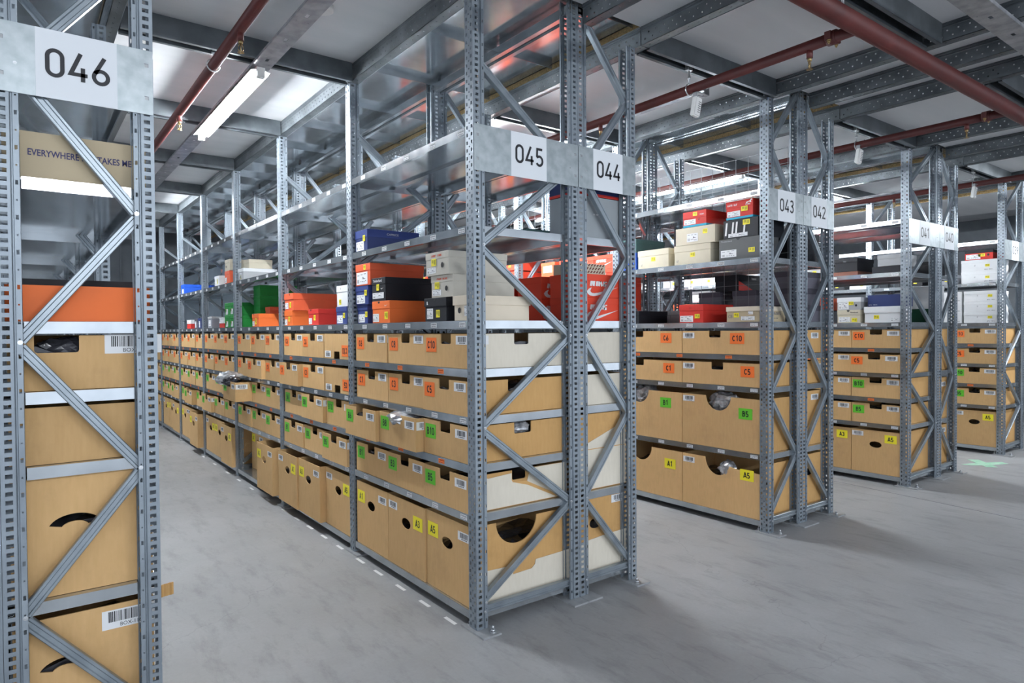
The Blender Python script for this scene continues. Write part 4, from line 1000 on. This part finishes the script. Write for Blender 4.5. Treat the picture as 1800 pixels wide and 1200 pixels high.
# 039
G7 = 'shoe boxes in the rack signed 039'; X7 = 6.448
wd = [('t','F',.12,.055,.012,.014,'lblgrey'),('p','F',.215,.045,.040,.026),('t','F',.21,.012,.07,.010,'lblgrey')]
for k in range(3): shoe(X7,.068,Z1+k*.111,.33,.295,.110,'white','white shoe box beside the upright of the rack signed 039, lower shelf, '+('bottom','middle','top')[k]+' of three',dec=wd,group=G7)
for k in range(3): shoe(X7,.385,Z1+k*.111,.33,.295,.110,'white','white shoe box, left stack of the lower shelf, rack signed 039, '+('bottom','middle','top')[k]+' of three',dec=wd,group=G7)
for k in range(2): shoe(X7,.068,Z2+k*.121,.33,.32,.120,'white','white shoe box on the upper shelf of the rack signed 039, '+('lower','upper')[k]+' of two',dec=wd,group=G7)
shoe(X7,.105,Z2+.243,.33,.25,.095,'red','red shoe box with black lid on top of the white ones, rack signed 039',lid='black',lh=.028,dec=[('s','F',.01,.006,.13,.05,2),('p','F',.12,.03,.06,.03),('h','F',.21,.045,.012)],group=G7)
# 046
q = shoe(-1.605,.055,Z2,.37,.34,.140,'tan','brown carton with blue lettering on the upper shelf of the rack signed 046',lh=0,name='printed_carton',group='cartons in the rack signed 046')
q['category'] = 'carton'
place(dmesh(('printed_lettering','ev'), lambda bm: put_text(bm, 'EVERYWHERE LIFE TAKES ME', F_, 0, 0, .268, .020, 0, .018, d=.0003), ['blueprint']), q, 'S', .061, .068, .34)
shoe(-1.605,.055,1.346,.375,.20,.110,'orange','wide orange shoe box behind the frame of the rack signed 046',lh=0,group='cartons in the rack signed 046')
shoe(-1.60,.30,1.346,.37,.30,.145,'black','black carton behind the wide orange box, rack signed 046',lh=0,group='cartons in the rack signed 046')

# loose stock further back, seen through the open upper shelves
r2 = random.Random(21)
def fill(x, z, ya, yb, depth, cols, rk, gname, face_label=True):
    y = ya; i = 0
    while y < yb:
        w_ = r2.uniform(.18,.30)
        fr = (y % L_)
        if fr < .07: y += .07-fr+.002; continue
        if fr+w_ > L_-.01: y += L_-fr+.066; continue
        n = r2.choice((1,2,2,3)) if z < 1.6 else r2.choice((1,2))
        for k in range(n):
            c = r2.choice(cols); h = r2.uniform(.10,.118)
            o = shoe(x+r2.uniform(0,.02), y, z+k*.1205, depth, w_-.008, h, c, '', lh=.034, dec=[('s','F',.02,.008,.08,.045,r2.randint(1,6)),('p','F',w_*.6,.03,.034,.03)] if face_label else [], group=gname)
            o['label'] = 'shoe box deep on the '+('lower' if z < 1.6 else 'upper')+' open shelf of the '+{'041':'third rack pair','043':'second rack pair','039':'far right rack'}[rk]
        y += w_+r2.choice((.0,.01,.05))
fill(4.25, Z2, .75, 3.8, .33, ['white','white','ltgrey','white','grey'], '041', 'far boxes on the upper shelf of the rack signed 041')
fill(4.25, Z1, .75, 3.8, .33, ['white','orangered','white','grey','black','sand'], '041', 'far boxes on the lower shelf of the rack signed 041')
ROWN = ('lowest','second','third','fourth','topmost')
for j, y in enumerate((1.385,1.605,1.825)):
    for k in range(5):
        shoe(2.250,y,Z1+k*.1125,.33,.214,.111,'nike','red lettered shoe box in the second bay of rack 043, '+('right','middle','left')[j]+' stack, '+ROWN[k]+' of five',lh=.034,dec=[('nike','F',.006,.004,.20,.10)],group='far red lettered shoe boxes')
for k in range(5): shoe(2.250,2.10,Z1+k*.1125,.33,.19,.111,'orangered','orange shoe box, white end label, second bay of rack 043, '+ROWN[k]+' of five',lh=.03,dec=[('s','F',.03,.02,.12,.06,3)],group='far orange shoe boxes')
fill(2.245, Z1, 2.66, 5.0, .33, ['nike','orangered','nike','sand','black','rust'], '043', 'far boxes on the lower shelf of the rack signed 043')
fill(2.245, Z2, 2.70, 5.0, .33, ['white','nike','sand','dgrey'], '043', 'far boxes on the upper shelf of the rack signed 043')
fill(6.45, Z1, .72, 3.6, .33, ['white','black','white','red'], '039', 'far boxes on the lower shelf of the rack signed 039')
fill(6.45, Z2, .45, 2.4, .33, ['white','black','grey'], '039', 'far boxes on the upper shelf of the rack signed 039')
for k, z in enumerate((Z1, Z1+.119, Z1+.238)):
    o = nk(2.26, 1.40, z, 'red lettered shoe box beyond the aisle, '+('lowest','middle','topmost')[k]+' one of its stack') if False else None

# ------------------------------------------------------------------ small things on the floor
for k, (ya, yb) in enumerate([(.221,.129),(.458,.364),(.708,.612),(.97,.871),(1.206,1.104),(1.50,1.41),(1.76,1.67),(2.02,1.92),(2.27,2.18),(2.55,2.46),(2.95,2.86),(3.4,3.3),(3.8,3.7),(4.2,4.1),(4.7,4.6),(5.2,5.1)]):
    bm = bmesh.new(); box(bm, -.038,-.021, yb, ya, .0003, .0012); tag(finish('floor_label', bm, 'tape'), 'short white tape label on the floor along the rack signed 045', 'floor label', 'white tape labels on the floor')
gm = ground_strip('painted_mark', [(5.70,-.13),(5.98,.12)], .10, 'mint', '', ''); tag(gm, 'pale green painted cross on the floor before the rack signed 039', 'floor mark')
bm = bmesh.new(); prism(bm, [(5.62,.10),(5.78,.05),(6.05,-.10),(6.0,-.17),(5.75,-.06),(5.64,.02)], lambda u,v,d: (u,v,.0013+d), .0006); finish('mark_bar', bm, 'mint', gm)
bm = bmesh.new()
N = 8
for i in range(N):
    x = -1.212+.046*i/N; z = .422+.004*i/N; x2 = -1.212+.046*(i+1)/N; z2 = .422+.004*(i+1)/N
    prism(bm, [(x, z),(x2, z2),(x2, z2+.040),(x, z+.042)], lambda u,v,d: (u, .10+.0015*math.sin(u*420)+d, v), .004)
tag(finish('cardboard_scrap', bm, 'kraft2'), 'small torn cardboard flap sticking out behind the upright signed 046', 'cardboard scrap')
